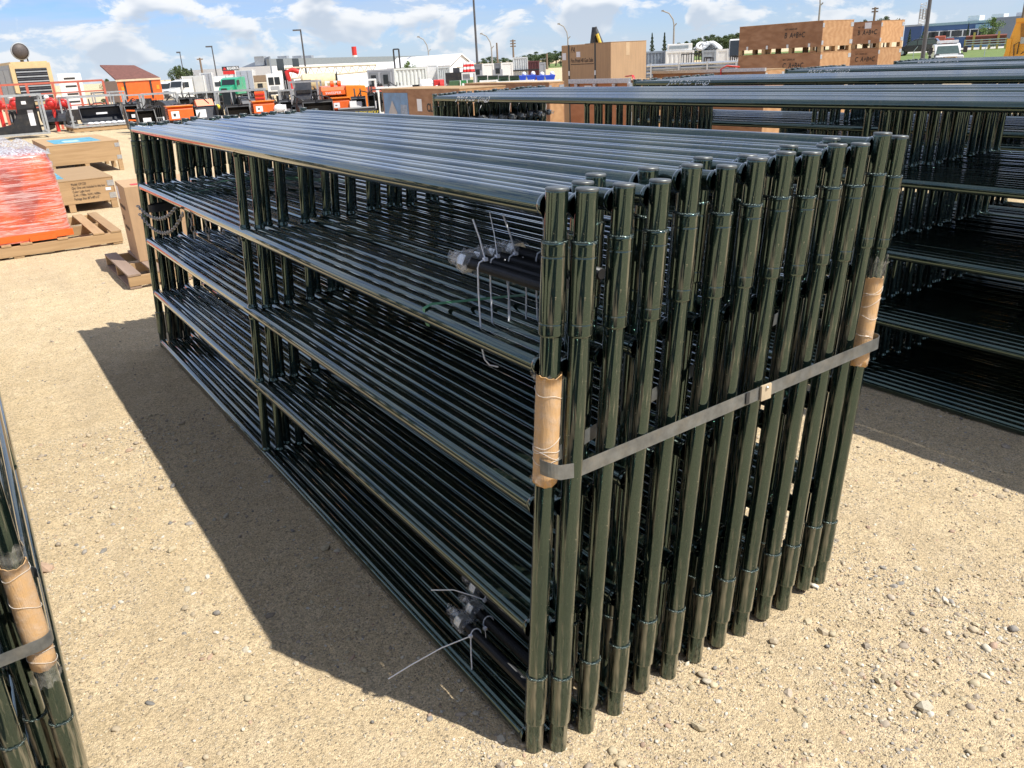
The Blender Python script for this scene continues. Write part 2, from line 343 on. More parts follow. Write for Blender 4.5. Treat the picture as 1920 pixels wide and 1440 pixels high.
def ground_mat():
    m = bpy.data.materials.new('gravel_dirt'); m.use_nodes = True
    nt = m.node_tree; N = nt.nodes; L = nt.links; b = N['Principled BSDF']; tc = N.new('ShaderNodeTexCoord')
    def noise(s, d=6, r=.65): 
        n = N.new('ShaderNodeTexNoise'); n.inputs['Scale'].default_value = s; n.inputs['Detail'].default_value = d; n.inputs['Roughness'].default_value = r; L.new(tc.outputs['Object'], n.inputs['Vector']); return n.outputs[0]
    def ramp(x, a, c, lo=0., hi=1.):
        n = N.new('ShaderNodeMapRange'); n.inputs[1].default_value = a; n.inputs[2].default_value = c; n.inputs[3].default_value = lo; n.inputs[4].default_value = hi; L.new(x, n.inputs[0]); return n.outputs[0]
    def mix(f, a, c, bt='MIX'):
        n = N.new('ShaderNodeMix'); n.data_type = 'RGBA'; n.blend_type = bt
        for i, v in ((0, f), (6, a), (7, c)):
            if isinstance(v, (int, float)): n.inputs[i].default_value = v
            elif isinstance(v, tuple): n.inputs[i].default_value = (*v, 1)
            else: L.new(v, n.inputs[i])
        return n.outputs[2]
    base = mix(ramp(noise(0.9), .35, .68), (0.64, 0.505, 0.32), (0.55, 0.435, 0.275))
    base = mix(ramp(noise(7), .45, .72), base, (0.69, 0.56, 0.375))
    base = mix(ramp(noise(55, 8, .8), .50, .66), base, (0.33, 0.265, 0.175))  # shade of small crevices put into the colour as dark flecks
    tm = N.new('ShaderNodeMapping'); tm.inputs['Rotation'].default_value = (0, 0, .5); tm.inputs['Scale'].default_value = (3.2, .35, 1); L.new(tc.outputs['Object'], tm.inputs[0])      # old wheel tracks: packed, darker bands
    tn = N.new('ShaderNodeTexNoise'); tn.inputs['Scale'].default_value = 1.0; tn.inputs['Detail'].default_value = 5; tn.inputs['Roughness'].default_value = .6; L.new(tm.outputs[0], tn.inputs['Vector'])
    base = mix(ramp(tn.outputs[0], .50, .72, 0, .42), base, (0.40, 0.32, 0.22))
    vo = N.new('ShaderNodeTexVoronoi'); vo.inputs['Scale'].default_value = 95; L.new(tc.outputs['Object'], vo.inputs['Vector'])
    vo2 = N.new('ShaderNodeTexVoronoi'); vo2.inputs['Scale'].default_value = 210; L.new(tc.outputs['Object'], vo2.inputs['Vector'])
    hs = N.new('ShaderNodeSeparateColor'); L.new(vo.outputs['Color'], hs.inputs[0])
    grit = mix(hs.outputs[0], (0.30, 0.25, 0.19), (0.60, 0.51, 0.36))
    near = ramp(vo.outputs['Distance'], 0.30, 0.42, 1, 0)
    sel = N.new('ShaderNodeMath'); sel.operation = 'GREATER_THAN'; L.new(hs.outputs[1], sel.inputs[0]); sel.inputs[1].default_value = 0.72
    mu = N.new('ShaderNodeMath'); mu.operation = 'MULTIPLY'; L.new(sel.outputs[0], mu.inputs[0]); L.new(near, mu.inputs[1])
    col = mix(mu.outputs[0], base, grit)
    h2 = N.new('ShaderNodeSeparateColor'); L.new(vo2.outputs['Color'], h2.inputs[0])
    col = mix(0.68, col, mix(h2.outputs[0], (0.58, 0.57, 0.56), (1.34, 1.32, 1.28)), 'MULTIPLY')
    L.new(col, b.inputs['Base Color']); b.inputs['Roughness'].default_value = 0.95; b.inputs['Specular IOR Level'].default_value = 0.15
    h = N.new('ShaderNodeMath'); h.operation = 'MULTIPLY_ADD'; L.new(mu.outputs[0], h.inputs[0]); h.inputs[1].default_value = 0.6; L.new(noise(120, 6, .75), h.inputs[2])
    h3 = N.new('ShaderNodeMath'); h3.operation = 'MULTIPLY_ADD'; L.new(vo2.outputs['Distance'], h3.inputs[0]); h3.inputs[1].default_value = -0.5; L.new(h.outputs[0], h3.inputs[2])
    bp = N.new('ShaderNodeBump'); bp.inputs['Strength'].default_value = 0.8; bp.inputs['Distance'].default_value = 0.008; L.new(h3.outputs[0], bp.inputs['Height']); L.new(bp.outputs[0], b.inputs['Normal'])
    return m
me.materials.append(ground_mat())
struct(put('ground', me))

# loose gravel: nobody could count it
def ico(sub):
    t = (1 + 5 ** .5) / 2
    v = [(-1, t, 0), (1, t, 0), (-1, -t, 0), (1, -t, 0), (0, -1, t), (0, 1, t), (0, -1, -t), (0, 1, -t), (t, 0, -1), (t, 0, 1), (-t, 0, -1), (-t, 0, 1)]
    f = [(0, 11, 5), (0, 5, 1), (0, 1, 7), (0, 7, 10), (0, 10, 11), (1, 5, 9), (5, 11, 4), (11, 10, 2), (10, 7, 6), (7, 1, 8), (3, 9, 4), (3, 4, 2), (3, 2, 6), (3, 6, 8), (3, 8, 9), (4, 9, 5), (2, 4, 11), (6, 2, 10), (8, 6, 7), (9, 8, 1)]
    v = [np.array(p) / np.linalg.norm(p) for p in v]
    for _ in range(sub):
        c = {}; nf = []
        def mid(a, b):
            k = (min(a, b), max(a, b))
            if k not in c: p = v[a] + v[b]; v.append(p / np.linalg.norm(p)); c[k] = len(v) - 1
            return c[k]
        for a, b, d in f: x, y, z = mid(a, b), mid(b, d), mid(d, a); nf += [(a, x, z), (b, y, x), (d, z, y), (x, y, z)]
        f = nf
    return np.array(v), np.array(f)
PAL = np.array([(0.50, 0.42, 0.28), (0.44, 0.36, 0.25), (0.56, 0.50, 0.39), (0.36, 0.30, 0.23), (0.29, 0.265, 0.235), (0.21, 0.20, 0.185), (0.40, 0.28, 0.20), (0.62, 0.58, 0.50), (0.47, 0.39, 0.30)])
PW = np.array([.26, .21, .15, .12, .06, .03, .04, .06, .07])
def gravel(name, label, xy, size, sub):
    V, F = ico(sub); n = len(xy); k = len(V)
    scl = size[:, None] * np.stack([RNG.uniform(.75, 1.3, n), RNG.uniform(.6, 1.05, n), RNG.uniform(.4, .8, n)], 1) * .5
    P = V[None] * (1 + RNG.uniform(-.20, .20, (n, k, 1))) * scl[:, None, :]
    a = RNG.uniform(0, 6.283, n); c, s = np.cos(a)[:, None], np.sin(a)[:, None]
    tl = RNG.uniform(-.35, .35, n)[:, None]
    X = P[..., 0] * c - P[..., 1] * s; Y = P[..., 0] * s + P[..., 1] * c; Z = P[..., 2] + X * tl
    gz = gheight(xy[:, 0], xy[:, 1]) + scl[:, 2] * RNG.uniform(-.25, .6, n)
    W = np.stack([X + xy[:, :1], Y + xy[:, 1:], Z + gz[:, None]], -1).reshape(-1, 3)
    FF = (F[None] + (np.arange(n) * k)[:, None, None]).reshape(-1, 3)
    me = bpy.data.meshes.new(name); me.vertices.add(len(W)); me.vertices.foreach_set('co', W.ravel())
    me.loops.add(FF.size); me.loops.foreach_set('vertex_index', FF.ravel().astype(np.int32)); me.polygons.add(len(FF)); me.polygons.foreach_set('loop_start', np.arange(0, FF.size, 3))
    me.polygons.foreach_set('use_smooth', np.full(len(FF), sub > 0)); me.update()
    col = PAL[RNG.choice(len(PAL), n, p=PW)] * RNG.uniform(.8, 1.15, (n, 1)); col = np.repeat(np.concatenate([col, np.ones((n, 1))], 1), k, 0)
    at = me.color_attributes.new('stone', 'FLOAT_COLOR', 'POINT'); at.data.foreach_set('color', col.ravel())
    if 'stone_mat' not in MATS:
        m = bpy.data.materials.new('stone'); m.use_nodes = True; MATS['stone_mat'] = m
        N = m.node_tree.nodes; L = m.node_tree.links; b = N['Principled BSDF']; at = N.new('ShaderNodeAttribute'); at.attribute_name = 'stone'
        nn = N.new('ShaderNodeTexNoise'); nn.inputs['Scale'].default_value = 160; nn.inputs['Detail'].default_value = 5; tc = N.new('ShaderNodeTexCoord'); L.new(tc.outputs['Object'], nn.inputs['Vector'])
        mr = N.new('ShaderNodeMapRange'); mr.inputs[3].default_value = .65; mr.inputs[4].default_value = 1.3; L.new(nn.outputs[0], mr.inputs[0])
        mx = N.new('ShaderNodeMix'); mx.data_type = 'RGBA'; mx.blend_type = 'MULTIPLY'; mx.inputs[0].default_value = 1; L.new(at.outputs['Color'], mx.inputs[6]); L.new(mr.outputs[0], mx.inputs[7]); L.new(mx.outputs[2], b.inputs['Base Color'])
        b.inputs['Roughness'].default_value = .85
    me.materials.append(MATS['stone_mat'])
    o = put(name, me); o['kind'] = 'stuff'; tag(o, label, 'gravel'); return o
def scatter(n, x0, x1, y0, y1, clump=2.2):
    xy = np.stack([RNG.uniform(x0, x1, n * 5), RNG.uniform(y0, y1, n * 5)], 1)
    w = vnoise(xy[:, 0] * clump, xy[:, 1] * clump, 9) ** 2 * (.3 + vnoise(xy[:, 0] * 7, xy[:, 1] * 7, 5)) + .12
    return xy[RNG.uniform(0, 1, len(xy)) < w][:n]
def seen(xy):
    x, y = xy[:, 0], xy[:, 1]
    return ~((x > .12) & (x < 1.12) & (y > .45) & (y < 4.3)) & ~((x > 2.98) & (y > -1.0)) & ~((x < -1.08) & (y > .5) & (y < 5))
def strew(parts):
    a = np.concatenate([scatter(*p) for p in parts]); return a[seen(a)]
a = strew([(34000, -1.1, 1.5, -0.9, 1.2), (22000, 1.2, 3.0, -1.2, 1.6), (16000, -1.1, 0.3, 1.2, 3.2), (12000, -1.1, 2.9, 3.0, 9.0)])
gravel('fine_gravel', 'fine tan grit scattered over the bare dirt', a, 0.0034 + RNG.pareto(3.0, len(a)) * 0.0030, 0)
a = strew([(4200, -1.1, 1.5, -0.9, 1.2), (1300, 1.2, 3.0, -1.2, 1.6), (1500, -1.1, 0.3, 1.2, 3.2), (900, -1.1, 2.9, 3.0, 9.0)])
gravel('gravel', 'loose rounded pebbles lying on the dirt yard', a, np.clip(0.0070 + RNG.pareto(3.1, len(a)) * 0.0080, 0, 0.030), 1)

# ================================================================ gates
SH = -0.0293                                   # the gates are racked a little: y shift per metre of height
RZ = [0.028 + 0.3575 * k for k in range(5)]    # rail heights
PR, RR, PH = 0.0245, 0.0250, 1.497
def shear(mb): mb.v = [(x, y + SH * z, z) for x, y, z in mb.v]; return mb
def post_mesh(n):
    return shear(MB().lathe([(0.0, 0.0), (PR * .9, 0.0), (PR, 0.004)] + [(PR, z) for z in (0.3, 0.6, 0.9, 1.2)] + [(PR, PH - 0.008), (PR * .985, PH - .004), (PR * .93, PH - .002)], n)).mesh('post', GATEP)
def cap_mesh(n):
    return shear(MB().lathe([(PR * .985, PH - .006), (PR * 1.01, PH - .003), (PR * .99, PH), (PR * .90, PH + .0015), (PR * .5, PH + .001), (0, PH + .001)], n)).mesh('cap', CAPM)
def weld_ring(r, z, n=20, t=.003): return [(r, z - t * 1.6), (r + t, z - t), (r + t * 1.25, z), (r + t, z + t), (r, z + t * 1.6)]
def sleeve_mesh(z0, z1, seams, n):
    r = 0.0288; pr = [(PR, z0 - .004), (PR + .0025, z0 - .002), (r, z0 + .001)]
    for s in sorted(seams): pr += [(r, s - .0012), (r - .0018, s), (r, s + .0012)]
    pr += [(r, z1 - .004), (r + .0012, z1 - .001), (r * .985, z1 + .003), (PR, z1 + .005)]
    return shear(MB().lathe(pr, n)).mesh('hinge_sleeve', GATEP)
def rail_mesh(L, n):
    pr = [(RR + .0035, PR * .80), (RR + .004, PR + .004), (RR + .001, PR + .009)] + [(RR, t) for t in np.linspace(PR + .012, L - PR - .012, 24)] + [(RR + .001, L - PR - .009), (RR + .004, L - PR - .004), (RR + .0035, L - PR * .8)]
    mb = MB().lathe(pr, n, axis='y')
    return mb.mesh('rail', GATE)
def brace_mesh(n):
    h = RZ[1] - RZ[0]; r = .0195
    return shear(MB().lathe([(r + .004, RR * .75), (r + .0035, RR + .004), (r, RR + .010), (r, h / 2), (r, h - RR - .010), (r + .0035, h - RR - .004), (r + .004, h - RR * .75)], n)).mesh('brace', GATE)
def bead_mesh(z, r, seed, n=40):
    q = random.Random(seed); ring = [(math.cos(2 * math.pi * k / n) * (r + q.uniform(-.0006, .0012)), math.sin(2 * math.pi * k / n) * (r + q.uniform(-.0006, .0012)), z + q.uniform(-.0016, .0016)) for k in range(n)]
    return shear(MB().path(ring, [q.uniform(.0016, .0034) for _ in range(n)], 6, closed=True)).mesh('weld_bead', WELD)
def make_gate(L, bays, n=22, sleeves=True, beads=False):
    root = thing('tube_gate', 'proto', 'gate')
    pm, cm, rm, bm = post_mesh(n), cap_mesh(n), rail_mesh(L, n), brace_mesh(n)
    s1 = sleeve_mesh(1.182, 1.384, (1.209, 1.356), n); s2 = sleeve_mesh(0.098, 0.246, (), n)
    for y in (0, L):
        p = put('post', pm, root, (0, y, 0)); put('cap', cm, p)
        if sleeves or y == 0: put('hinge_sleeve', s1, p); put('hinge_sleeve', s2, p)
        if beads and y == 0: put('weld_bead', bead_mesh(1.3875, .0265, bays + n), p); put('weld_bead', bead_mesh(.249, .0268, bays + n + 1), p)
    for z in RZ: put('rail', rm, root, (0, SH * z, z))
    for b in range(1, bays):
        for k in range(4): put('brace', bm, root, (0, L * b / bays + SH * RZ[k], RZ[k]))
    return root
ORD = ['first', 'second', 'third', 'fourth', 'fifth', 'sixth', 'seventh', 'eighth', 'ninth', 'tenth', 'eleventh', 'twelfth', 'thirteenth', 'fourteenth', 'fifteenth', 'sixteenth', 'seventeenth', 'eighteenth', 'nineteenth', 'twentieth', 'twenty-first', 'twenty-second', 'twenty-third', 'twenty-fourth', 'twenty-fifth', 'twenty-sixth']
LM = 4.46
g2 = make_gate(LM, 2, 28, beads=True); g2o = make_gate(LM - .065, 2, 27, beads=True)
# main bundle: front posts where the photo has them (x at the foot, y at the foot, x lean over the height, extra z)
FRONT = [(-.007, 0, .098, .0), (.048, -.035, .094, -.004), (.149, -.029, .100, -.008), (.256, -.027, .100, -.012), (.370, -.014, .097, .008), (.481, -.015, .100, -.006), (.590, -.016, .097, .0), (.695, -.014, .100, .004),
         (.799, -.013, .100, -.007), (.910, -.011, .097, .003), (1.008, -.012, .098, -.004), (1.134, .001, .090, .012), (1.220, .003, .090, -.004)]
gates = [(x, y, l, z, 'front') for x, y, l, z in FRONT]
for i in range(1, 12):
    a, b = FRONT[i], FRONT[i + 1]
    gates.append(((a[0] + b[0]) / 2, (0.045, 0.13, 0.07, 0.05, 0.11, 0.06, 0.05, 0.10, 0.06, 0.12, 0.05)[i - 1], (a[2] + b[2]) / 2, random.uniform(-.008, .006), 'back'))
gates.sort()
for i, (x, y, l, dz, row) in enumerate(gates):
    o = g2 if i == 0 else (copy_tree(g2) if row == 'front' else (copy_tree(g2o) if g2o.get('used') else g2o))
    if row != 'front': g2o['used'] = 1
    o.location = (x, y, dz); o.rotation_euler = (0, math.atan2(l, PH), rad(random.uniform(-.06, .06)) if i > 5 else 0)
    n = len(gates) - 1
    o['label'] = ('leftmost dark green tube gate of the strapped central bundle, its whole side showing' if i == 0 else
                  'rightmost dark green tube gate of the strapped central bundle, cardboard on its post' if i == n else
                  f'dark green tube gate, {ORD[i]} from the left in the strapped central bundle')
    o['category'] = 'gate'; o['group'] = 'gates of the strapped central bundle'
MAIN = gates

# ---------------------------------------------------------------- bundles beside the central one
def bundle(proto, xs, y0, jit, lean, labels, group, z0=0.0, odd=None):
    out = []
    for i, x in enumerate(xs):
        pr = odd if (odd and i % 2) else proto
        o = pr if not pr.get('used') else copy_tree(pr)
        pr['used'] = 1
        o.location = (x, y0 + (jit * (i % 2) + random.uniform(-.02, .02)), z0 + random.uniform(-.006, .006)); o.rotation_euler = (0, rad(lean), rad(random.uniform(-.08, .08)))
        o['label'] = labels(i, len(xs)); o['category'] = 'gate'; o['group'] = group; out.append(o)
    return out
lab = lambda where, side: (lambda i, n: f'dark green gate, {ORD[i]} from {side} in the bundle {where}')
# left bundle: its right side is nearly edge-on to the camera
LX = [-1.048 - 0.054 * i for i in range(9)]
g2b = copy_tree(g2); left = bundle(g2b, LX, 0.60, 0.07, 0.8, lab('at the left picture edge', 'right'), 'gates of the bundle at the left picture edge')
# added unseen bundle in the same row, there to darken half the post reflections
bundle(g2b, [-1.13 - .054 * i for i in range(14)], -4.62, 0.07, -1.0, lab('added unseen left of the camera', 'right'), 'gates of the added unseen bundle left of the camera')
# right bundles
g3 = make_gate(6.62, 3, 20); g3o = make_gate(6.68, 3, 20)
RB = [(2.90, -1.09, 24, 'right behind the central one', 'gates of the bundle behind the central one', -0.4),
      (5.12, -1.35, 22, 'second behind the central one', 'gates of the second bundle back', 0),
      (7.42, -1.40, 22, 'third behind the central one', 'gates of the third bundle back', 0),
      (9.72, -1.35, 22, 'farthest back', 'gates of the farthest bundle', 0)]
rb = []
for x, y, n, where, grp, ln in RB:
    rb.append(bundle(g3, [x + .0535 * i for i in range(n)], y, -0.06, ln, lab(where, 'left'), grp, odd=g3o))
    del_used = g3.get('used')

# ---------------------------------------------------------------- straps, wraps, bolts on the central bundle
def lp(i, z, dy=0.0, dx=0.0):
    x, y, l, dz, row = MAIN[i]; return Vector((x + l * z / PH + dx, y + SH * z + dy, z + dz))
FI = [i for i, g in enumerate(MAIN) if g[4] == 'front']
def ribbon(mb, pts, w, t, outward):
    # flat band: w tall (z), t thick
    n = len(pts); vs = []; fs = []
    for p, o in zip(pts, outward):
        p = Vector(p); o = Vector(o).normalized(); u = Vector((0, 0, w / 2))
        vs += [p - u, p + u, p + u + o * t, p - u + o * t]
    for i in range(n - 1):
        a, b = 4 * i, 4 * (i + 1)
        for k in range(4): fs.append((a + k, b + k, b + (k + 1) % 4, a + (k + 1) % 4))
    fs += [(0, 1, 2, 3), (4 * n - 1, 4 * n - 2, 4 * n - 3, 4 * n - 4)]
    return mb.add(vs, fs)
def strap_round(bl, br, ylo, yhi, r0, z_of, n=7):
    pts = []; out = []
    # left corner arc, front run, right corner arc, back run
    def arc(c, r, a0, a1, m):
        for k in range(m + 1):
            a = a0 + (a1 - a0) * k / m; d = Vector((math.cos(a), math.sin(a), 0)); pts.append(Vector((c[0], c[1], z_of(c[0]))) + d * r); out.append(d)
    arc((bl[0] + .012, bl[1] + .022), r0 * .8, math.pi * .5, math.pi, 4); arc(bl, r0, math.pi, math.pi * 1.5, n); arc(br, r0, math.pi * 1.5, math.pi * 2, n); arc((br[0], yhi), r0, 0, math.pi * .5, 4)
    pts.append(pts[0].copy()); out.append(out[0])
    return pts, out
def zst(x): k = smooth(.0, .09, x); return (.877) * (1 - k) + k * (.850 + .034 * (x - .1) / 1.15)
a, b = lp(0, .88), lp(len(MAIN) - 1, .88)
st = thing('steel_strap', 'grey strap drawn around the front posts of the central gate bundle', 'strap', (0, 0, 0))
pts, out = strap_round((a.x, a.y - .022), (b.x, b.y - .018), a.y, .26, .0325, zst)
fine = [pts[0]]; fo = [out[0]]
for p, q, o1, o2 in zip(pts, pts[1:], out, out[1:]):
    m = max(1, int((q - p).length / .05))
    for k in range(1, m + 1):
        t = k / m; r = p.lerp(q, t)
        r.z = zst(r.x)
        fine.append(r); fo.append(o1.lerp(o2, t))
ribbon(MB(), fine, .038, .0012, fo).build('band', STRAP, st)
cx = .752; cz = zst(.752); yf = a.y - .022 - .0325 + (b.y - a.y) * .6
MB().box(cx - .018, cx + .022, yf - .007, yf - .001, cz - .022, cz + .022).build('crimp_seal', M('tan_seal', (.50, .40, .27), .6), st)
MB().sphere((cx + .002, yf - .008, cz + .014), .005).build('crimp_pin', ZINC, st)
MB().box(cx - .075, cx - .062, yf - .0035, yf - .001, cz - .0165, cz + .0165).build('band_end', BLACKSTRAP, st)

def half_wrap(name, label, i, z0, z1, r, a0, a1, top_film=True, pos=None, lean=None, film_top=True, film_bot=False):
    t = thing(name, label, 'cardboard wrap', (0, 0, 0))
    mb = MB(); n = 22; m = 12; vs = []; fs = []
    P = pos or (lambda z: lp(i, z))
    for layer, rr in ((0, r), (1, r + .003)):
        for k in range(m + 1):
            for j in range(n + 1):
                an = a0 + (a1 - a0) * j / n; z = z0 + (z1 - z0) * k / m
                if k in (0, m): z += .0015 * math.sin(j * 2.1) + .003 * math.sin(j * .5 + k)
                c = P(z); q = rr + .0006 * (j % 2)
                vs.append((c.x + q * math.cos(an), c.y + q * math.sin(an), z))
    S = (m + 1) * (n + 1)
    for k in range(m):
        for j in range(n):
            a_ = k * (n + 1) + j; fs.append((a_, a_ + n + 1, a_ + n + 2, a_ + 1)); a_ += S; fs.append((a_, a_ + 1, a_ + n + 2, a_ + n + 1))
    for j in range(n):
        for k in (0, m): a_ = k * (n + 1) + j; fs.append((a_, a_ + 1, S + a_ + 1, S + a_))
    for k in range(m):
        for j in (0, n): a_ = k * (n + 1) + j; fs.append((a_, a_ + n + 1, S + a_ + n + 1, S + a_))
    mb.add(vs, fs, True); mb.build('cardboard', WRAPC, t)
    # clear tape wound around it, standing off in folds
    fm = MB(); m2 = 16; n2 = 30; vs = []; fs = []
    for k in range(m2 + 1):
        for j in range(n2 + 1):
            an = a0 - .3 + (a1 - a0 + .6) * j / n2; z = z0 - (.045 if film_bot else -.01) + (z1 - z0 + (.05 if film_bot else 0) + (.05 if film_top else -.01)) * k / m2
            c = P(z); q = r + .0045 + .0010 * math.sin(3 * an + 21 * z * 3) + random.uniform(0, .0005)
            if k in (0, m2): q += random.uniform(-.004, .012); z += random.uniform(-.012, .012)
            vs.append((c.x + q * math.cos(an), c.y + q * math.sin(an), z))
    for k in range(m2):
        for j in range(n2): a_ = k * (n2 + 1) + j; fs.append((a_, a_ + 1, a_ + n2 + 2, a_ + n2 + 1))
    fm.add(vs, fs, True); fm.build('clear_tape', TAPE, t)
    for q in range(5):
        wr = MB()
        zz = z0 + (z1 - z0) * random.uniform(.1, .95); sl_ = random.uniform(-.012, .012); pp = []
        for j in range(15):
            an = a0 + (a1 - a0) * j / 14; z = zz + sl_ * j / 3 + .004 * math.sin(j * .9 + q); z = min(max(z, z0 + .004), z1 - .004); c = P(z); pp.append((c.x + (r + .0055) * math.cos(an), c.y + (r + .0055) * math.sin(an), z))
        wr.path(pp, .00055, 5)
        wr.build('tape_fold', M('tape_fold', (.78, .74, .66), .25, 0, .05), t)
    return t
half_wrap('cardboard_wrap', 'corrugated cardboard and tape around the nearest corner post of the central bundle', 0, .815, 1.085, .0262, math.pi * .75, math.pi * 2.2, film_top=False)
half_wrap('cardboard_wrap', 'corrugated cardboard and tape around the far right post of the central bundle', len(MAIN) - 1, .805, 1.085, .0262, math.pi * .95, math.pi * 2.35)
# left bundle strap and wrap
lo = left[0].location
def lpl(z): return Vector((lo.x + math.sin(rad(.8)) * z, lo.y + SH * z, z))
half_wrap('cardboard_wrap', 'corrugated cardboard and tape on the near post at the left picture edge', 0, .425, .72, .0262, math.pi * .80, math.pi * 2.3, pos=lpl, film_bot=True)
st2 = thing('steel_strap', 'grey strap around the gate bundle at the left picture edge', 'strap', (0, 0, 0))
c2 = lpl(.455); c1 = Vector((LX[-1], c2.y, .45))
pts, out = strap_round((c1.x, c1.y - .01), (c2.x, c2.y - .004), c2.y, c2.y + .3, .034, lambda x: .505 if x > -1.2 else .49)
ribbon(MB(), pts, .033, .0012, out).build('band', STRAP, st2)

# threaded hinge bolts tied beside the posts, nuts bagged in clear film
def rod_mesh(L=.36, r=.0145):
    pr = [(0, 0), (r * .8, 0)]; k = 0; y = .002
    while y < L: pr.append((r if k % 2 else r * .86, y)); y += .0019; k += 1
    pr += [(r * .8, L), (0, L)]
    b = MB(); n = 14; vs = []; fs = []
    for (q, h) in pr:
        for j in range(n): an = 2 * math.pi * j / n; vs.append((q * math.cos(an), h, q * math.sin(an)))
    for i in range(len(pr) - 1):
        for j in range(n): fs.append((i * n + j, (i + 1) * n + j, (i + 1) * n + (j + 1) % n, i * n + (j + 1) % n))
    return b.add(vs, fs).mesh('rod', ROD)
RODM = rod_mesh()
def nut_mesh():
    hexa = [(.026 * math.cos(math.pi / 3 * k), .026 * math.sin(math.pi / 3 * k)) for k in range(6)]
    b = MB().prism(hexa, .335, .362, 'y'); b.lathe([(.0148, .362), (.024, .364), (.0245, .3655), (.0148, .367)], 18, 'y'); return b.mesh('nut', ZINC)
NUTM = nut_mesh()
def bag_mesh(seed):
    rr = random.Random(seed); b = MB(); n, m = 16, 12; vs = []; fs = []
    for i in range(m + 1):
        y = .31 + .085 * i / m; base = .0285 * (1 - .30 * max(0, (i - 8) / 4) - .20 * max(0, (2 - i) / 2))
        for j in range(n):
            an = 2 * math.pi * j / n; q = base * (1 + rr.uniform(-.13, .16)); vs.append((q * math.cos(an), y + rr.uniform(-.003, .003), q * math.sin(an)))
    for i in range(m):
        for j in range(n): fs.append((i * n + j, (i + 1) * n + j, (i + 1) * n + (j + 1) % n, i * n + (j + 1) % n))
    tail = [(0, .395, .004), (.008, .41, .012), (-.01, .425, -.006), (.006, .44, .01)]
    b.add(vs, fs, True); b.path(tail, [.018, .012, .014, .010], 8, flat=(1, .35)); return b.mesh('film_bag', FILM)
BAGM = [bag_mesh(k) for k in range(3)]
def bolt(label, loc, flip=False, grp=None):
    t = thing('hinge_bolt', label, 'bolt', loc, math.pi if flip else 0, grp)
    put('rod', RODM, t); put('nut', NUTM, t); put('film_bag', BAGM[bolt.n % 3], t); bolt.n += 1; return t
bolt.n = 0
def tie(label, path, w=.0048, head=None, grp=None, t=.0012):
    # flat nylon strip along a path
    o = thing('cable_tie', label, 'cable tie', (0, 0, 0), 0, grp)
    MB().path(path, w / 2, 6, flat=(1, .5)).build('strip', TIE, o)
    if head is not None: h = Vector(head); MB().box(h.x - .005, h.x + .005, h.y - .005, h.y + .005, h.z - .004, h.z + .004).build('head', TIE, o)
    return o
def loop(c, rx, rz, n=18, tilt=0.0, a0=0.0, a1=2 * math.pi): return [(c[0] + rx * math.cos(a0 + (a1 - a0) * k / n), c[1] + tilt * math.sin(a0 + (a1 - a0) * k / n), c[2] + rz * math.sin(a0 + (a1 - a0) * k / n)) for k in range(n + 1)]
UP = [(0, .0, 1.272, 'front one below the central top rails'), (1, .0, 1.270, 'second one below the central top rails'), (2, .0, 1.268, 'third one below the central top rails'), (3, .0, 1.275, 'fourth one below the central top rails')]
for q, (i, dx, z, w) in enumerate(UP):
    c = lp(i, z); x = c.x + dx + (.018 if q == 0 else .012); y = (-.005, .0, .012, .0)[q]
    bolt('black hinge bolt with bagged nut, ' + w, (x, y, z), grp='upper hinge bolts of the central bundle')
    ty = y + (.275, .285, .27, .235)[q]
    tip = Vector((x + (.006, .045, -.002, .02)[q] - .01, ty + (.03, .07, .02, .0)[q], z + .115))
    hd = (x + .006, ty, z + .0185)
    pth = [tip, Vector(tip).lerp(Vector(hd), .5) + Vector((.002, 0, .002)), hd]
    tie(f'white cable tie with its tail up on the {ORD[q]} upper hinge bolt', pth, head=hd, grp='cable tie tails on the upper bolts')
    low = RZ[3] - .025 + (.0 if q else -.05)
    lpth = [(x + .012, ty, z + .014), (x, ty, z + .0175), (x - .012, ty, z + .013), (x - .017, ty, z), (x - .0175, ty + .003, z - .06), (x - .018, ty + .004, low + .04)]
    if q == 0: lpth += [(x - .017, ty - .004, low + .01), (x - .008, ty - .012, low - .006), (x + .01, ty - .025, low - .012)]
    else: lpth += [(x - .012, ty, low), (x + .008, ty, low + .012)]
    tie(f'white cable tie looped under the {ORD[q]} upper hinge bolt', lpth, grp='cable ties hanging below the upper bolts')
    if q: tie(f'second white cable tie strand beside the {ORD[q]} upper hinge bolt', [(x + .02, ty - .012, z + .01), (x + .024, ty - .015, z - .08), (x + .020, ty - .012, low + .01)], grp='cable ties hanging below the upper bolts')
LOW = [(0, .0, .150, 'front one, near the ground at the front posts'), (1, .0, .160, 'second one, near the ground at the front posts'), (2, -.005, .185, 'third one, near the ground at the front posts')]
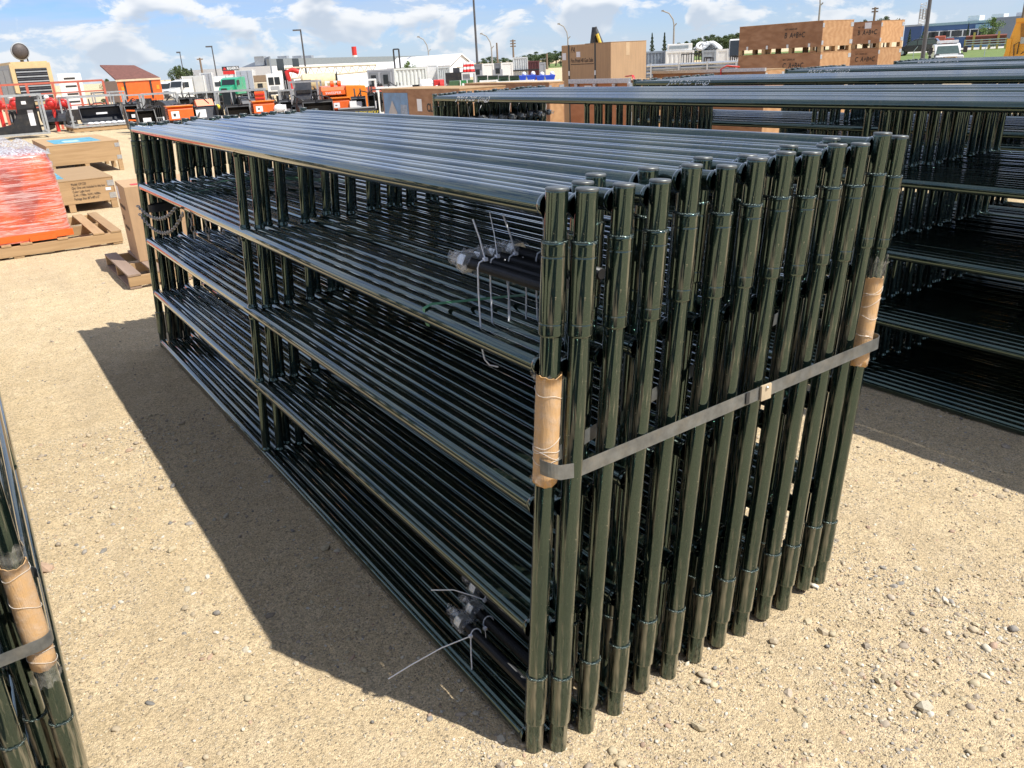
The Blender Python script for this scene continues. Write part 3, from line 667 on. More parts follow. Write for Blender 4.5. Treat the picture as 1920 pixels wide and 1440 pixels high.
for q, (i, dx, z, w) in enumerate(LOW):
    c = lp(i, z); x = c.x + dx + .02; y = .055 + (0, .02, .075)[q]
    bolt('black hinge bolt with bagged nut, ' + w, (x, y, z), grp='lower hinge bolts of the central bundle')
    ty = y + (.275, .27, .28)[q]
    hd = (x - .018, ty, z + .004) if q != 1 else (x - .019, ty - .01, z - .008)
    lp_ = loop((x, ty, z), .0175, .0185, 14, .004, -.3, math.pi + .3)
    tie(f'white cable tie hooped over the {ORD[q]} lower hinge bolt', lp_, head=hd, grp='cable ties on the lower bolts')
    if q == 0:
        e = onZ(728, 1273, .035); e.y += 0.0
        tie('long white cable tie tail sticking out left over the gravel', [hd, Vector(hd).lerp(e, .35) + Vector((0, 0, .012)), Vector(hd).lerp(e, .7) + Vector((0, 0, .008)), e])
        tie('white cable tie strand dropping to the bottom rail below the front bolt', [(x - .018, ty, z), (x - .028, ty - .012, z - .05), (x - .034, ty - .02, z - .10), (x - .028, ty - .03, z - .112)])
    elif q == 1: tie('white cable tie tail curling down behind the second lower bolt', [hd, (x - .03, ty - .03, z - .05), (x - .02, ty - .10, z - .09), (x + .01, ty - .18, z - .105), (x + .03, ty - .22, z - .12)])
    else: tie('thin white cable tie lying across the bagged nuts of the lower bolts', [(x - .12, ty + .16, z - .005), (x - .07, ty + .10, z + .008), (x - .03, ty + .03, z + .004), hd])
# bolts of the bundle behind, hanging in its far bay
for q in range(9):
    gx_ = 2.90 + .0535 * (2 * q + 3)
    bolt(f'hinge bolt with bagged nut, {ORD[q]} from left in the bundle behind the central one', (gx_, 5.49, 1.262 + random.uniform(-.008, .008)), True, 'bolts in the bundle behind')
    tie(f'white cable tie slanting above the {ORD[q]} bolt of the bundle behind', [(gx_, 5.18, 1.28), (gx_ + random.uniform(0, .03), 5.20, 1.33), (gx_ + random.uniform(.01, .06), 5.22, 1.385)], grp='cable ties in the bundle behind')
# green plastic bands lying over the second rails
def band(label, pts, w, grp=None):
    o = thing('plastic_band', label, 'band', (0, 0, 0), 0, grp); b = MB(); vs = []; fs = []
    P = [Vector(p) for p in pts]
    for i, p in enumerate(P):
        d = (P[min(i + 1, len(P) - 1)] - P[max(i - 1, 0)]).normalized(); s_ = d.cross(Vector((0, 0, 1)) if abs(d.z) < .8 else Vector((1, 0, 0))).normalized() * w / 2; u = s_.cross(d).normalized() * .0006
        vs += [p - s_ - u, p + s_ - u, p + s_ + u, p - s_ + u]
    for i in range(len(P) - 1):
        for k in range(4): fs.append((4 * i + k, 4 * i + (k + 1) % 4, 4 * i + 4 + (k + 1) % 4, 4 * i + 4 + k))
    b.add(vs, fs).build('strip', GREENBAND, o); return o
z3 = RZ[3] + RR; x0 = lp(0, RZ[3]).x
band('green plastic band over the second rails near the upper bolts', [(x0 - .012, .515, z3 - .055), (x0 - .024, .517, z3 - .025), (x0 - .018, .52, z3 - .004), (x0 + .004, .515, z3 + .005), (x0 + .06, .48, z3 + .008), (x0 + .16, .43, z3 + .010), (x0 + .24, .40, z3 + .008)], .018)
band('green plastic band looped over the second rails near the far end', [(x0 - .010, 3.42, z3 - .07), (x0 - .025, 3.42, z3 - .03), (x0 - .018, 3.42, z3 - .004), (x0 + .01, 3.42, z3 + .012), (x0 + .2, 3.40, z3 + .03), (x0 + .4, 3.42, z3 + .01)], .006)
flat = [(x0 + .25, 3.72, z3 + .02), (x0 + .40, 3.55, z3 + .05), (x0 + .62, 3.30, z3 + .045), (x0 + .85, 3.05, z3 + .02)]
band('wide dark green plastic sheet strip lying on the second rails beyond the mid braces', flat, .09)
# black strap round the far posts, chains hanging there
st3 = thing('black_strap', 'black strap around the far posts of the central bundle', 'strap', (0, 0, 0))
fa, fb = lp(0, 1.0), lp(len(MAIN) - 1, 1.0)
pts, out = strap_round((fa.x, LM + fa.y - .30), (fb.x, LM + fb.y - .30), LM + fa.y + .06, LM + fa.y + .06, .034, lambda x: .99)
ribbon(MB(), pts, .045, .0015, out).build('band', BLACKSTRAP, st3)
LINK = MB().path([(.0095 * math.cos(2 * math.pi * k / 10), .019 * math.sin(2 * math.pi * k / 10), 0) for k in range(10)], .0036, 6, closed=True)
def chain(label, pts):
    P = [Vector(p) for p in pts]; b = MB(); k = 0
    dist = 0; seg = []
    for p, q in zip(P, P[1:]):
        m = max(1, int((q - p).length / .002))
        for j in range(m): seg.append(p.lerp(q, j / m))
    step = .036; acc = 0; last = seg[0]
    for i in range(1, len(seg) - 1):
        acc += (seg[i] - seg[i - 1]).length
        if acc >= step:
            acc = 0; d = (seg[i + 1] - seg[i - 1]).normalized(); q = d.to_track_quat('Y', 'Z').to_matrix() @ Matrix.Rotation(math.pi / 2 * (k % 2), 3, 'Y'); k += 1
            b.add([q @ Vector(v) + seg[i] for v in LINK.v], LINK.f, True)
    o = thing('chain', label, 'chain', (0, 0, 0), 0, 'chains at the far posts of the central bundle'); b.build('links', M('chain_steel', (.42, .40, .38), .45, .8, .3, 60), o)
def caten(a, b, sag, n=16): return [Vector(a).lerp(Vector(b), t / n) - Vector((0, 0, sag * (1 - (2 * t / n - 1) ** 2))) for t in range(n + 1)]
xa = lp(0, .95).x
chain('steel gate chain hanging in a deep loop, lower of the two at the far posts', caten((xa - .040, 4.44, .93), (xa - .034, 3.16, 1.075), .12))
chain('steel gate chain hanging in a loop just above the other at the far posts', caten((xa - .046, 4.42, .985), (xa - .036, 3.30, 1.09), .075))
for q in range(6):
    chain(f'short chain end hanging straight down, {ORD[q]} from the far post', [(xa + .03 + .05 * q, 3.30 - .11 * q, 1.075), (xa + .03 + .05 * q, 3.29 - .11 * q, .90 + .02 * (q % 3))])
# marker writing on the top rails
def rail_text(s, x, y, z, size, name='marker_writing'):
    # reads along +Y -> -Y seen from the -X side
    m = MATS['white_marker_paint']; return s
def write_on(gate, s, y, size, sx=1.0, ang=35):
    # on the rail's upper left flank, curved to the tube by keeping it small
    z = RZ[4]; a = rad(ang); r = RR + .0012
    o = text('marker_writing', s, size, WHITEP, gate, (-r * math.cos(a), y + SH * z, z + r * math.sin(a) - size * .30 * math.cos(a)), (math.pi / 2 - a, 0, -math.pi / 2), 0.35, sx, bold=.0006)
    return o
write_on([o for o in scene.objects if o.get('label', '').startswith('leftmost')][0], 'JW4-14 (mg)', 4.30, .034, 1.9, 50)
for k, bnd in enumerate(rb): write_on(bnd[0], ("JW4-20' (mg)", "JW4-26' (mg)", "JW4-20' (mg)", "JW4-24' (mg)")[k], 6.62 - (.42, .50, .30, .30)[k], .050, 2.0, 8)

# ================================================================ yard goods near the bundles
PINE = wood('pine', (.46, .305, .16), (.31, .19, .09), 0); PINEY = wood('pine_y', (.46, .305, .16), (.31, .19, .09), 1)
OLDW = wood('weathered_plank', (.36, .26, .20), (.22, .155, .115), 1)
PLY_SHADED = wood('plywood', (.43, .24, .135), (.30, .15, .075), 1, 1, True); PLY_LIT = wood('plywood_lit', (.51, .30, .15), (.39, .21, .095), 0, 1, True)  # the darker plywood has the shade of the side faces put into its colour
TIN = M('galvanised', (.62, .64, .66), .38, .85, .18, 30)
INK = M('print_ink', (.045, .04, .038), .8, 0, .1)
PAPER = M('white_paper', (.80, .80, .82), .8, 0, .04)
BLUEP = M('blue_print', (.10, .34, .46), .5, 0, .35, 9)
STEELG = M('grey_frame_steel', (.42, .44, .45), .45, .4, .15, 12)
BLK = M('black_implement_paint', (.020, .021, .024), .42, 0, .25, 8, dirt=.12)
SLATE = M('dark_slate_paint', (.045, .050, .062), .45, 0, .2, 8, dirt=.1)
ORG = M('orange_paint', (.80, .135, .020), .38, 0, .10, 6, coat=.3)
ORG2 = M('deep_orange_paint', (.86, .23, .015), .38, 0, .10, 6, coat=.3)
RED = M('red_paint', (.62, .035, .03), .4, 0, .12, 8)
WHT = M('white_paint', (.80, .81, .80), .42, 0, .06, 3, dirt=.10)
GREY = M('grey_paint', (.34, .36, .38), .5, 0, .12, 3)
TYRE = M('tyre_rubber', (.022, .022, .022), .85, 0, .15)
GLASS = M('dark_glass', (.025, .032, .038), .06, 0, .1); CHROME = M('chrome', (.7, .7, .7), .12, 1.0, .05)

def pallet(label, X0, X1, Y0, Y1, h=.14, along='y', skip=(), mats=(PINE, PINEY), grp=None, rz=0):
    # stringers along X, planks along Y (or the reverse)
    t = thing('pallet', label, 'pallet', (X0, Y0, 0), rz, grp); W, D = X1 - X0, Y1 - Y0
    if along == 'y':
        for k in range(3): y = D * k / 2; y = min(max(y, .02), D - .02); MB().box(0, W, y - .02, y + .02, .022, h - .02).build('stringer', mats[0], t, bevel=.002)
        n = max(3, int(W / .17))
        for k in range(n):
            if k in skip: continue
            x = (W - .11) * k / (n - 1); w_ = .105 + random.uniform(-.012, .012); MB().box(x, x + w_, -.004, D + .004, h - .018, h).build('plank', mats[1], t, bevel=.0015)
        for k in (0, .5, 1): x = (W - .11) * k; MB().box(x, x + .1, 0, D, 0, .018).build('plank', mats[1], t)
    else:
        for k in range(3): x = W * k / 2; x = min(max(x, .02), W - .02); MB().box(x - .02, x + .02, 0, D, .022, h - .02).build('stringer', mats[1], t, bevel=.002)
        n = max(3, int(D / .17))
        for k in range(n):
            if k in skip: continue
            y = (D - .11) * k / (n - 1); MB().box(-.004, W + .004, y, y + .105, h - .018, h).build('plank', mats[0], t, bevel=.0015)
        for k in (0, .5, 1): y = (D - .11) * k; MB().box(0, W, y, y + .1, 0, .018).build('plank', mats[0], t)
    return t
def crate(name, label, cat, X0, X1, Y0, Y1, z0, z1, foot=.1, my=PLY_LIT, mx=PLY_SHADED, lid=PLY_LIT, grp=None, clips=True, feet=3):
    t = thing(name, label, cat, (X0, Y0, z0), 0, grp); W, D, H = X1 - X0, Y1 - Y0, z1 - z0; f = foot; e = .015
    MB().box(e, W - e, 0, e, f, H - .012).build('side_panel', my, t); MB().box(e, W - e, D - e, D, f, H - .012).build('side_panel', my, t)
    MB().box(0, e, 0, D, f, H - .012).build('side_panel', mx, t); MB().box(W - e, W, 0, D, f, H - .012).build('side_panel', mx, t)
    MB().box(-.004, W + .004, -.004, D + .004, H - .0115, H).build('lid', lid, t); MB().box(e, W - e, e, D - e, f, f + .01).build('floor_panel', lid, t)
    if foot:
        for k in range(feet):
            x = (W - .09) * k / (feet - 1)
            for y in ((0, D - .09) if D < 1.3 else (0, D * .33, D * .66, D - .09)): MB().box(x + .003, x + .087, y + .003, y + .09, .0, f - .001).build('foot', PINE, t)
    if clips:
        for zz in (f + .06, H - .10):
            MB().box(W - .09, W + .003, -.004, 0, zz - .03, zz + .05).build('corner_clip', TIN, t); MB().box(-.003, .05, -.004, 0, zz - .03, zz + .05).build('corner_clip', TIN, t)
    return t
RX = (math.pi / 2, 0, 0); RXL = (math.pi / 2, 0, -math.pi / 2)     # writing on a -Y face, on a -X face

# long pallet with a load in orange stretch film
pallet('long pine pallet under the orange film-wrapped load', -1.62, .50, 8.86, 10.65, .15, 'y', skip=(7, 9), grp=None)
ld = thing('wrapped_load', 'orange load bound in clear stretch film on the long pallet', 'wrapped load', (0, 0, 0))
rr = random.Random(3); vs = []; fs = []; nu, nv = 72, 40
def load_ring(v):
    # plan outline at height fraction v, corners rounded; the top draws in
    sh = .05 * v + .30 * max(0, v - .86) / .14 * .5
    x0, x1, y0, y1 = -1.55 + sh, .03 - .02 * v - sh * .25, 8.93 + sh * .2, 10.3 - sh
    return x0, x1, y0, y1
for j in range(nv + 1):
    v = j / nv; x0, x1, y0, y1 = load_ring(v); z = .152 + v * .90
    for i in range(nu):
        a_ = 2 * math.pi * (i + .5) / nu; c, s_ = math.cos(a_), math.sin(a_); p = 9
        q = (abs(c) ** p + abs(s_) ** p) ** (-1 / p)
        w = 1 + rr.uniform(-.006, .006)
        vs.append(((x0 + x1) / 2 + (x1 - x0) / 2 * c * q * w, (y0 + y1) / 2 + (y1 - y0) / 2 * s_ * q * w, z + .01 * math.sin(i * .7) * v))
for j in range(nv):
    for i in range(nu): fs.append((j * nu + i, j * nu + (i + 1) % nu, (j + 1) * nu + (i + 1) % nu, (j + 1) * nu + i))
fs.append(tuple(range(nv * nu, (nv + 1) * nu)))
def stretch_mat():
    m = bpy.data.materials.new('orange_under_stretch_film'); m.use_nodes = True
    N = m.node_tree.nodes; L = m.node_tree.links; b = N['Principled BSDF']; tc = N.new('ShaderNodeTexCoord')
    mp = N.new('ShaderNodeMapping'); mp.inputs['Scale'].default_value = (3.2, 3.2, 48); mp.inputs['Rotation'].default_value = (0, .10, 0); L.new(tc.outputs['Object'], mp.inputs[0])
    n = N.new('ShaderNodeTexNoise'); n.inputs['Scale'].default_value = 1; n.inputs['Detail'].default_value = 6; n.inputs['Roughness'].default_value = .7; n.inputs['Distortion'].default_value = .6; L.new(mp.outputs[0], n.inputs['Vector'])
    mr = N.new('ShaderNodeMapRange'); mr.inputs[1].default_value = .45; mr.inputs[2].default_value = .66; L.new(n.outputs[0], mr.inputs[0])
    n2 = N.new('ShaderNodeTexNoise'); n2.inputs['Scale'].default_value = 4; n2.inputs['Detail'].default_value = 4; L.new(tc.outputs['Object'], n2.inputs['Vector'])
    r2 = N.new('ShaderNodeMapRange'); r2.inputs[1].default_value = .38; r2.inputs[2].default_value = .62; L.new(n2.outputs[0], r2.inputs[0])
    c0 = N.new('ShaderNodeMix'); c0.data_type = 'RGBA'; c0.inputs[6].default_value = (.40, .075, .055, 1); c0.inputs[7].default_value = (.80, .13, .045, 1); L.new(r2.outputs[0], c0.inputs[0])
    mx = N.new('ShaderNodeMix'); mx.data_type = 'RGBA'; L.new(c0.outputs[2], mx.inputs[6]); mx.inputs[7].default_value = (.80, .62, .60, 1)
    ml = N.new('ShaderNodeMath'); ml.operation = 'MULTIPLY'; L.new(mr.outputs[0], ml.inputs[0]); ml.inputs[1].default_value = .75; L.new(ml.outputs[0], mx.inputs[0])
    L.new(mx.outputs[2], b.inputs['Base Color']); b.inputs['Roughness'].default_value = .22; b.inputs['Coat Weight'].default_value = .7; b.inputs['Coat Roughness'].default_value = .12
    bp = N.new('ShaderNodeBump'); bp.inputs['Strength'].default_value = .8; bp.inputs['Distance'].default_value = .012; L.new(n.outputs[0], bp.inputs['Height']); L.new(bp.outputs[0], b.inputs['Normal'])
    return m
MB().add(vs, fs, True).build('wrapped_body', stretch_mat(), ld)
for x, w_ in ((-.95, .2), (-.42, .26)): MB().box(x, x + w_, 8.905, 8.93, .152, .20).build('orange_foot', ORG, ld)
MB().box(-1.5, .02, 8.925, 8.95, .165, .235).build('orange_skirt', ORG, ld)
vs = []; fs = []; n1, n2_ = 26, 18
for j in range(n2_ + 1):
    for i in range(n1 + 1):
        u_, v_ = i / n1, j / n2_; e = min(u_, 1 - u_, v_, 1 - v_)
        vs.append((-1.5 + 1.50 * u_, 8.98 + 1.2 * v_, 1.045 + .20 * min(1, e * 4.5) ** .7 * (.75 + .5 * math.sin(u_ * 5 + 1) * math.sin(v_ * 4)) + rr.uniform(-.012, .012) * min(1, e * 8) + .03 * math.sin(i * 1.3 + j * .6) * min(1, e * 6)))
for j in range(n2_):
    for i in range(n1): a_ = j * (n1 + 1) + i; fs.append((a_, a_ + 1, a_ + n1 + 2, a_ + n1 + 1))
MB().add(vs, fs, True).build('bunched_film', film('bunched_film', (.50, .53, .58), .25, .55), ld)

# two flat plywood crates
c = crate('plywood_crate', 'low plywood crate with printed text on its front, behind the orange load', 'crate', -.24, .985, 12.02, 14.16, 0, .45, .115, PINE, PLY_SHADED, PINE, 'low plywood crates at the left')
for k, s in enumerate(('Model: CF1220', 'Qty: One unit included in this box', 'Color: Light Ivory', 'G.W.: 170lbs  N.W.: 440lbs', 'Package Size: 85"x48"x12"')):
    text('printed_text', s, .047, INK, c, (.66, -.003, .375 - .052 * k), RX, 0, .68)
MB().box(.25, .62, .35, 1.5, .4505, .4525).build('poster', BLUEP, c)
MB().box(1.1, 1.17, -.004, -.001, .26, .30).build('paper_tag', PAPER, c)
c = crate('plywood_crate', 'low plywood crate with a blue poster on its lid, farther back at the left', 'crate', .72, 2.08, 17.8, 20.6, 0, .605, .20, PINE, PLY_SHADED, PINE, 'low plywood crates at the left')
MB().box(.20, 1.08, .35, 1.9, .6055, .608).build('poster', BLUEP, c)
MB().box(.42, .72, .6, 1.2, .6082, .6092).build('poster_print', M('pale_print', (.42, .62, .70), .5, 0, .4, 7), c)
# carton on a small weathered pallet
pallet('small weathered pallet beside the far end of the central bundle', .125, 1.10, 6.40, 7.62, .13, 'y', skip=(2, 3), mats=(PINE, OLDW))
ct = thing('carton', 'tall brown carton standing on the small weathered pallet', 'carton', (.33, 6.92, .13), rad(-3))
MB().box(0, .62, 0, .68, 0, .70).build('box_body', CARD, ct, bevel=.004)
MB().box(-.0025, 0, .50, .62, .54, .66).build('paper_label', PAPER, ct)
for k, (s, z) in enumerate((('AUTO FREEZE-RELIEF', .46), ('2KG', .34), ('MADE IN CHINA', .26))): text('printed_text', s, .052 if k != 1 else .06, INK, ct, (-.003, .60 - .04 * k, z), RXL, 0, .78)
MB().box(.08, .22, .10, .20, .7005, .704).build('red_tag', RED, ct)

# crates and carton behind the right bundles; the photo fixes the near corner, the height and the -Y face
def by_px(xl, xc, xr, Y0, yt, hx=None):
    h = hor(xc); a = onY(xc, h, Y0); b = onY(xr, hor(xr), Y0); l = onX(xl, hor(xl), a.x); return a.x, b.x, Y0, l.y, onY(xc, yt, Y0).z
X0, X1, Y0, Y1, zt = by_px(1053, 1145, 1212, 10.0, 79)
pallet('pine pallet under the tall gun safe carton', X0, X1, Y0, Y1, .14)
ct = thing('carton', 'large brown gun safe carton with two dark bands behind the gate bundles', 'carton', (X0, Y0, .14)); W, D, H = X1 - X0, Y1 - Y0, zt - .14
MB().box(0, W, 0, D, 0, H).build('box_body', CARD, ct, bevel=.01)
MB().box(-.004, W + .004, -.004, D * .5, H, H + .006).build('top_flap', CARD, ct, bevel=.002); MB().box(W * .42, W * .52, -.002, 0, H - .22, H - .01).build('tape', M('tan_tape', (.56, .40, .24), .4), ct)
for f in (.30, .84): MB().box(-.004, 0, D * f - .02, D * f + .02, 0, H + .004).build('binding_band', M('dark_band', (.05, .055, .05), .5), ct); MB().box(-.007, -.0041, D * f - .022, D * f + .022, H - .52, H - .44).build('band_clip', TIN, ct)
text('printed_text', 'Fire Proof 40 Gun Safe', .098, INK, ct, (-.003, D * .80, H - .30), RXL, 0, .70, bold=.0004)
MB().box(-.003, -.001, D * .33, D * .80, H - .335, H - .325).build('underline', INK, ct)
text('handwriting', 'PA', .13, INK, ct, (-.003, D * .80, H - .13), RXL, .3, .8)
MB().box(-.003, -.001, D * .90, D * .98, H - .25, H - .13).build('paper_label', PAPER, ct); MB().box(-.003, -.001, D * .60, D * .68, H - .21, H - .12).build('paper_label', PAPER, ct)
def stack_px(nm, xl, xc, xr, Y0, yt, who, D_=None):
    X0, X1, Y0, Y1, zt = by_px(xl, xc, xr, Y0, yt)
    if D_: Y1 = Y0 + D_
    h = .585; zz = zt
    for k, w in enumerate(('top', 'middle', 'bottom')):
        z0 = zz - h if k < 2 else 0
        c = crate('plywood_crate', f'brown plywood crate, {w} of the {who} stack behind the gate bundles', 'crate', X0, X1, Y0, Y1, z0 + (.002 if z0 else 0), zz, .10, PLY_LIT, PLY_SHADED, PLY_LIT, 'stacked plywood crates', True, 3)
        D, H = Y1 - Y0, zz - z0
        if k < 2:
            text('printed_text', 'BC'[k] + '  A+B+C', .15, INK, c, (-.003, .92 if nm == 'A' else .60, H * .50), RXL, .12, .80, bold=.002)
            text('printed_text', 'NET ' + '- GROSS LBS', .045, INK, c, (-.003, .92 if nm == 'A' else .60, H * .76), RXL, 0, .9)
        if nm == 'B' and k == 0: MB().box(-.004, -.001, .25, .42, H - .16, H - .03).build('paper_label', PAPER, c)
        for q in range(4): y = D * (q + .5) / 4; MB().box(-.004, -.0005, y, y + .05, .10, .17).build('corner_clip', TIN, c)
        zz = z0
    return X0, X1, Y0, Y1, zt
stack_px('A', 1385, 1540, 1597, 9.6, 38, 'long left')
stack_px('B', 1575, 1649, 1692, 10.6, 38, 'right', 1.9)
# low crates with pale lids standing between
X0, X1, Y0, Y1, zt = by_px(712, 858, 876, 8.6, 166)
c = crate('plywood_crate', 'long plywood crate with a shed poster on its side, left of the gate bundles', 'crate', X0, X1 + .6, Y0, Y1, 0, zt, .12, PLY_LIT, PLY_SHADED, PINE, 'low long crates')
D, H = Y1 - Y0, zt
MB().box(-.004, -.001, D * .64, D * .985, H * .35, H - .06).build('poster', M('poster_blue', (.13, .26, .46), .4, 0, .25, 4), c)
MB().box(-.006, -.0042, D * .755, D * .965, H * .40, H * .66).build('poster_lawn', M('poster_lawn', (.16, .22, .10), .5, 0, .4, 9), c)
MB().prism([(D * .80, H * .50), (D * .92, H * .50), (D * .92, H * .76), (D * .86, H * .88), (D * .80, H * .76)], -.008, -.0062, 'x').build('poster_shed', M('poster_shed', (.46, .43, .42), .5), c)
MB().box(-.0066, -.0043, D * .655, D * .745, H * .42, H * .84).build('poster_text', M('poster_grey', (.30, .36, .46), .5, 0, .4, 40), c)
MB().box(-.004, -.001, D * .46, D * .52, H * .78, H * .90).build('paper_label', PAPER, c)
text('printed_text', 'CLITEM', .16, INK, c, (-.003, D * .40, H * .78), RXL, 0, .9, bold=.004)
X0, X1, Y0, Y1, zt = by_px(868, 1028, 1056, 9.4, 154)
crate('plywood_crate', 'long low crate with a pale lid left of the gun safe carton', 'crate', X0, X1, Y0, Y1, 0, zt, .12, PLY_LIT, PLY_SHADED, PINE, 'low long crates')
X0, X1, Y0, Y1, zt = by_px(1068, 1181, 1194, 7.3, 151)
c = crate('plywood_crate', 'reddish plywood crate with aluminium edges and a red strap before the carton', 'crate', X0, X1 + .5, Y0, Y1, 0, zt, .12, PLY_LIT, wood('red_ply', (.50, .22, .11), (.40, .16, .07), 1, 1, True), PINE, 'low long crates')
D, H = Y1 - Y0, zt
MB().beam((-.01, -.01, H), (-.01, D, H), .05, .06).build('aluminium_edge', TIN, c); MB().beam((-.01, -.012, .1), (-.01, -.012, H - .03), .05).build('aluminium_edge', TIN, c)
for q in range(3): MB().box(-.04, -.012, D * (.2 + .32 * q), D * (.2 + .32 * q) + .06, H - .10, H - .035).build('hasp', TIN, c)
MB().box(-.004, -.001, D * .62, D * .74, H - .22, H - .06).build('paper_label', PAPER, c)
MB().path([(.05, -.02, H - .30), (.05, -.03, H + .02), (.10, .05, H + .06), (.2, .3, H + .045)], .022, 6, flat=(1, .35)).build('red_strap', RED, c)
X0, X1, Y0, Y1, zt = by_px(1225, 1438, 1476, 7.7, 130)
c = crate('plywood_crate', 'long plywood crate with an aluminium edge before the stacked crates', 'crate', X0, X1, Y0, Y1, 0, zt, .12, PLY_LIT, PLY_SHADED, PINE, 'low long crates')
MB().beam((-.012, -.01, zt), (-.012, Y1 - Y0, zt), .04, .05).build('aluminium_edge', TIN, c)
MB().path([(-.02, .9, zt - .15), (-.035, .9, zt + .02), (.05, .85, zt + .07), (.3, .8, zt + .04)], .02, 6, flat=(1, .4)).build('red_strap', RED, c)

# ================================================================ the yard behind
def spot(x0, x1, D):
    xm = (x0 + x1) / 2; y = hor(xm) + FPX * CAM.z / D / .93
    a, b, m = atD(x0, y, D), atD(x1, y, D), atD(xm, y, D); m.z = 0
    v = m - CAM; az = math.atan2(v.x, v.y); m.z = fall(az, D); return m, -az, (Vector((b.x, b.y, 0)) - Vector((a.x, a.y, 0))).length
CURZ = 0.0
def zpx(x, y, D): return atD(x, y, D).z - CURZ
def far(name, label, cat, x0, x1, D, grp=None, yaw=0.0):
    global CURZ
    m, rz, w = spot(x0, x1, D); CURZ = m.z; return thing(name, label, cat, m, rz + rad(yaw), grp), w
def bx(t, name, mat, x0, x1, y0, y1, z0, z1, bev=0): return MB().box(x0, x1, y0, y1, z0, z1).build(name, mat, t, bevel=bev)
def wheel(t, x, y, r, w, lift=0.0):
    o = MB().lathe([(r * .6, -w / 2), (r * .93, -w / 2), (r, -w / 3), (r, w / 3), (r * .93, w / 2), (r * .6, w / 2)], 20, 'x', (x, y, r + lift)).build('wheel', TYRE, t)
    MB().lathe([(0, -w * .30), (r * .35, -w * .34), (r * .62, -w * .42), (r * .62, w * .42), (r * .35, w * .34), (0, w * .30)], 16, 'x', (x, y, r + lift)).build('rim', M('rim_metal', (.55, .56, .57), .4, .6), o)
def frame_crate(label, x0, x1, yt, D, depth=1.0, base=.0, yaw=4, mat=STEELG, b=.05, grp='steel shipping frames in the yard', mids=0):
    t, w = far('steel_cage', label, 'steel cage', x0, x1, D, grp, yaw); h = zpx((x0 + x1) / 2, yt, D); X = w / 2
    for sx in (-1, 1):
        for y in (0, depth): MB().beam((sx * (X - b / 2), y, base), (sx * (X - b / 2), y, h), b).build('upright', mat, t)
        for z in (base + b / 2, h - b / 2): MB().beam((sx * (X - b / 2), b / 2, z), (sx * (X - b / 2), depth - b / 2, z), b * .96).build('side_bar', mat, t)
    for y in (0, depth):
        for z in (base + b / 2, h - b / 2): MB().beam((-X + b, y, z), (X - b, y, z), b * .98).build('cross_bar', mat, t)
        for k in range(mids): x = -X + w * (k + 1) / (mids + 1); MB().beam((x, y, base + b), (x, y, h - b), b * .8).build('upright', mat, t)
    return t, w, h
def bucket(label, x0, x1, yt, D, mat=SLATE, depth=.8, base=.1, yaw=4, h=None, grp='loader buckets in the yard', inset=.08):
    t, w = far('loader_bucket', label, 'loader bucket', x0, x1, D, grp, yaw); H = (h or zpx((x0 + x1) / 2, yt, D)) - base; X = w / 2 - inset
    y0 = .12
    prof = [(y0, 0), (y0 + depth * .7, .02), (y0 + depth, H * .35), (y0 + depth * .95, H * .8), (y0 + depth * .7, H), (y0 + depth * .55, H)]
    th = .03; P = [(y, z + base) for y, z in prof]; inner = [(y - (.0 if i < 1 else th), z + th + base if i < 5 else z + base - .03) for i, (y, z) in enumerate(prof)]
    MB().prism(P + inner[::-1], -X + .021, X - .021, 'x').build('shell', mat, t)
    side = [(y0, base), (y0 + depth * .7, base + .02), (y0 + depth, base + H * .35), (y0 + depth * .95, base + H * .8), (y0 + depth * .7, base + H), (y0 + depth * .5, base + H), (y0 + .02, base + .12)]
    for s in (-1, 1): MB().prism(side, s * X - s * .02, s * X, 'x').build('side_plate', mat, t)
    MB().box(-X - .01, X + .01, y0 - .08, y0 + .05, base - .02, base + .0005).build('cutting_edge', GREY, t)
    MB().beam((-X, y0 + depth * .62, base + H + .02), (X, y0 + depth * .62, base + H + .02), .09, .05).build('top_lip', mat, t)
    r = random.Random(int(x0 * 7)); a_ = r.uniform(-.6, .4)
    MB().path([(X * a_, y0 + depth * .6, base + H + .04), (X * a_ + .1, y0 + depth * .4, base + H + r.uniform(.12, .3)), (X * a_ + .35, y0 + depth * .5, base + H + r.uniform(.05, .2)), (X * a_ + .5, y0 + depth * .65, base + H + .03)], .018, 6).build('hose', BLK, t)
    bx(t, 'hang_tag', PAPER, X * r.uniform(-.7, .2), X * r.uniform(.25, .4), y0 + .02, y0 + .03, base + H * .5, base + H * .5 + r.uniform(.06, .16))
    for q_ in (-.4, .4): MB().beam((X * q_, y0 + depth * .62, base + H + .03), (X * q_, y0 + depth * .9, base + H + r.uniform(.1, .25)), .04, .12).build('mount_ear', BLK, t)
    return t
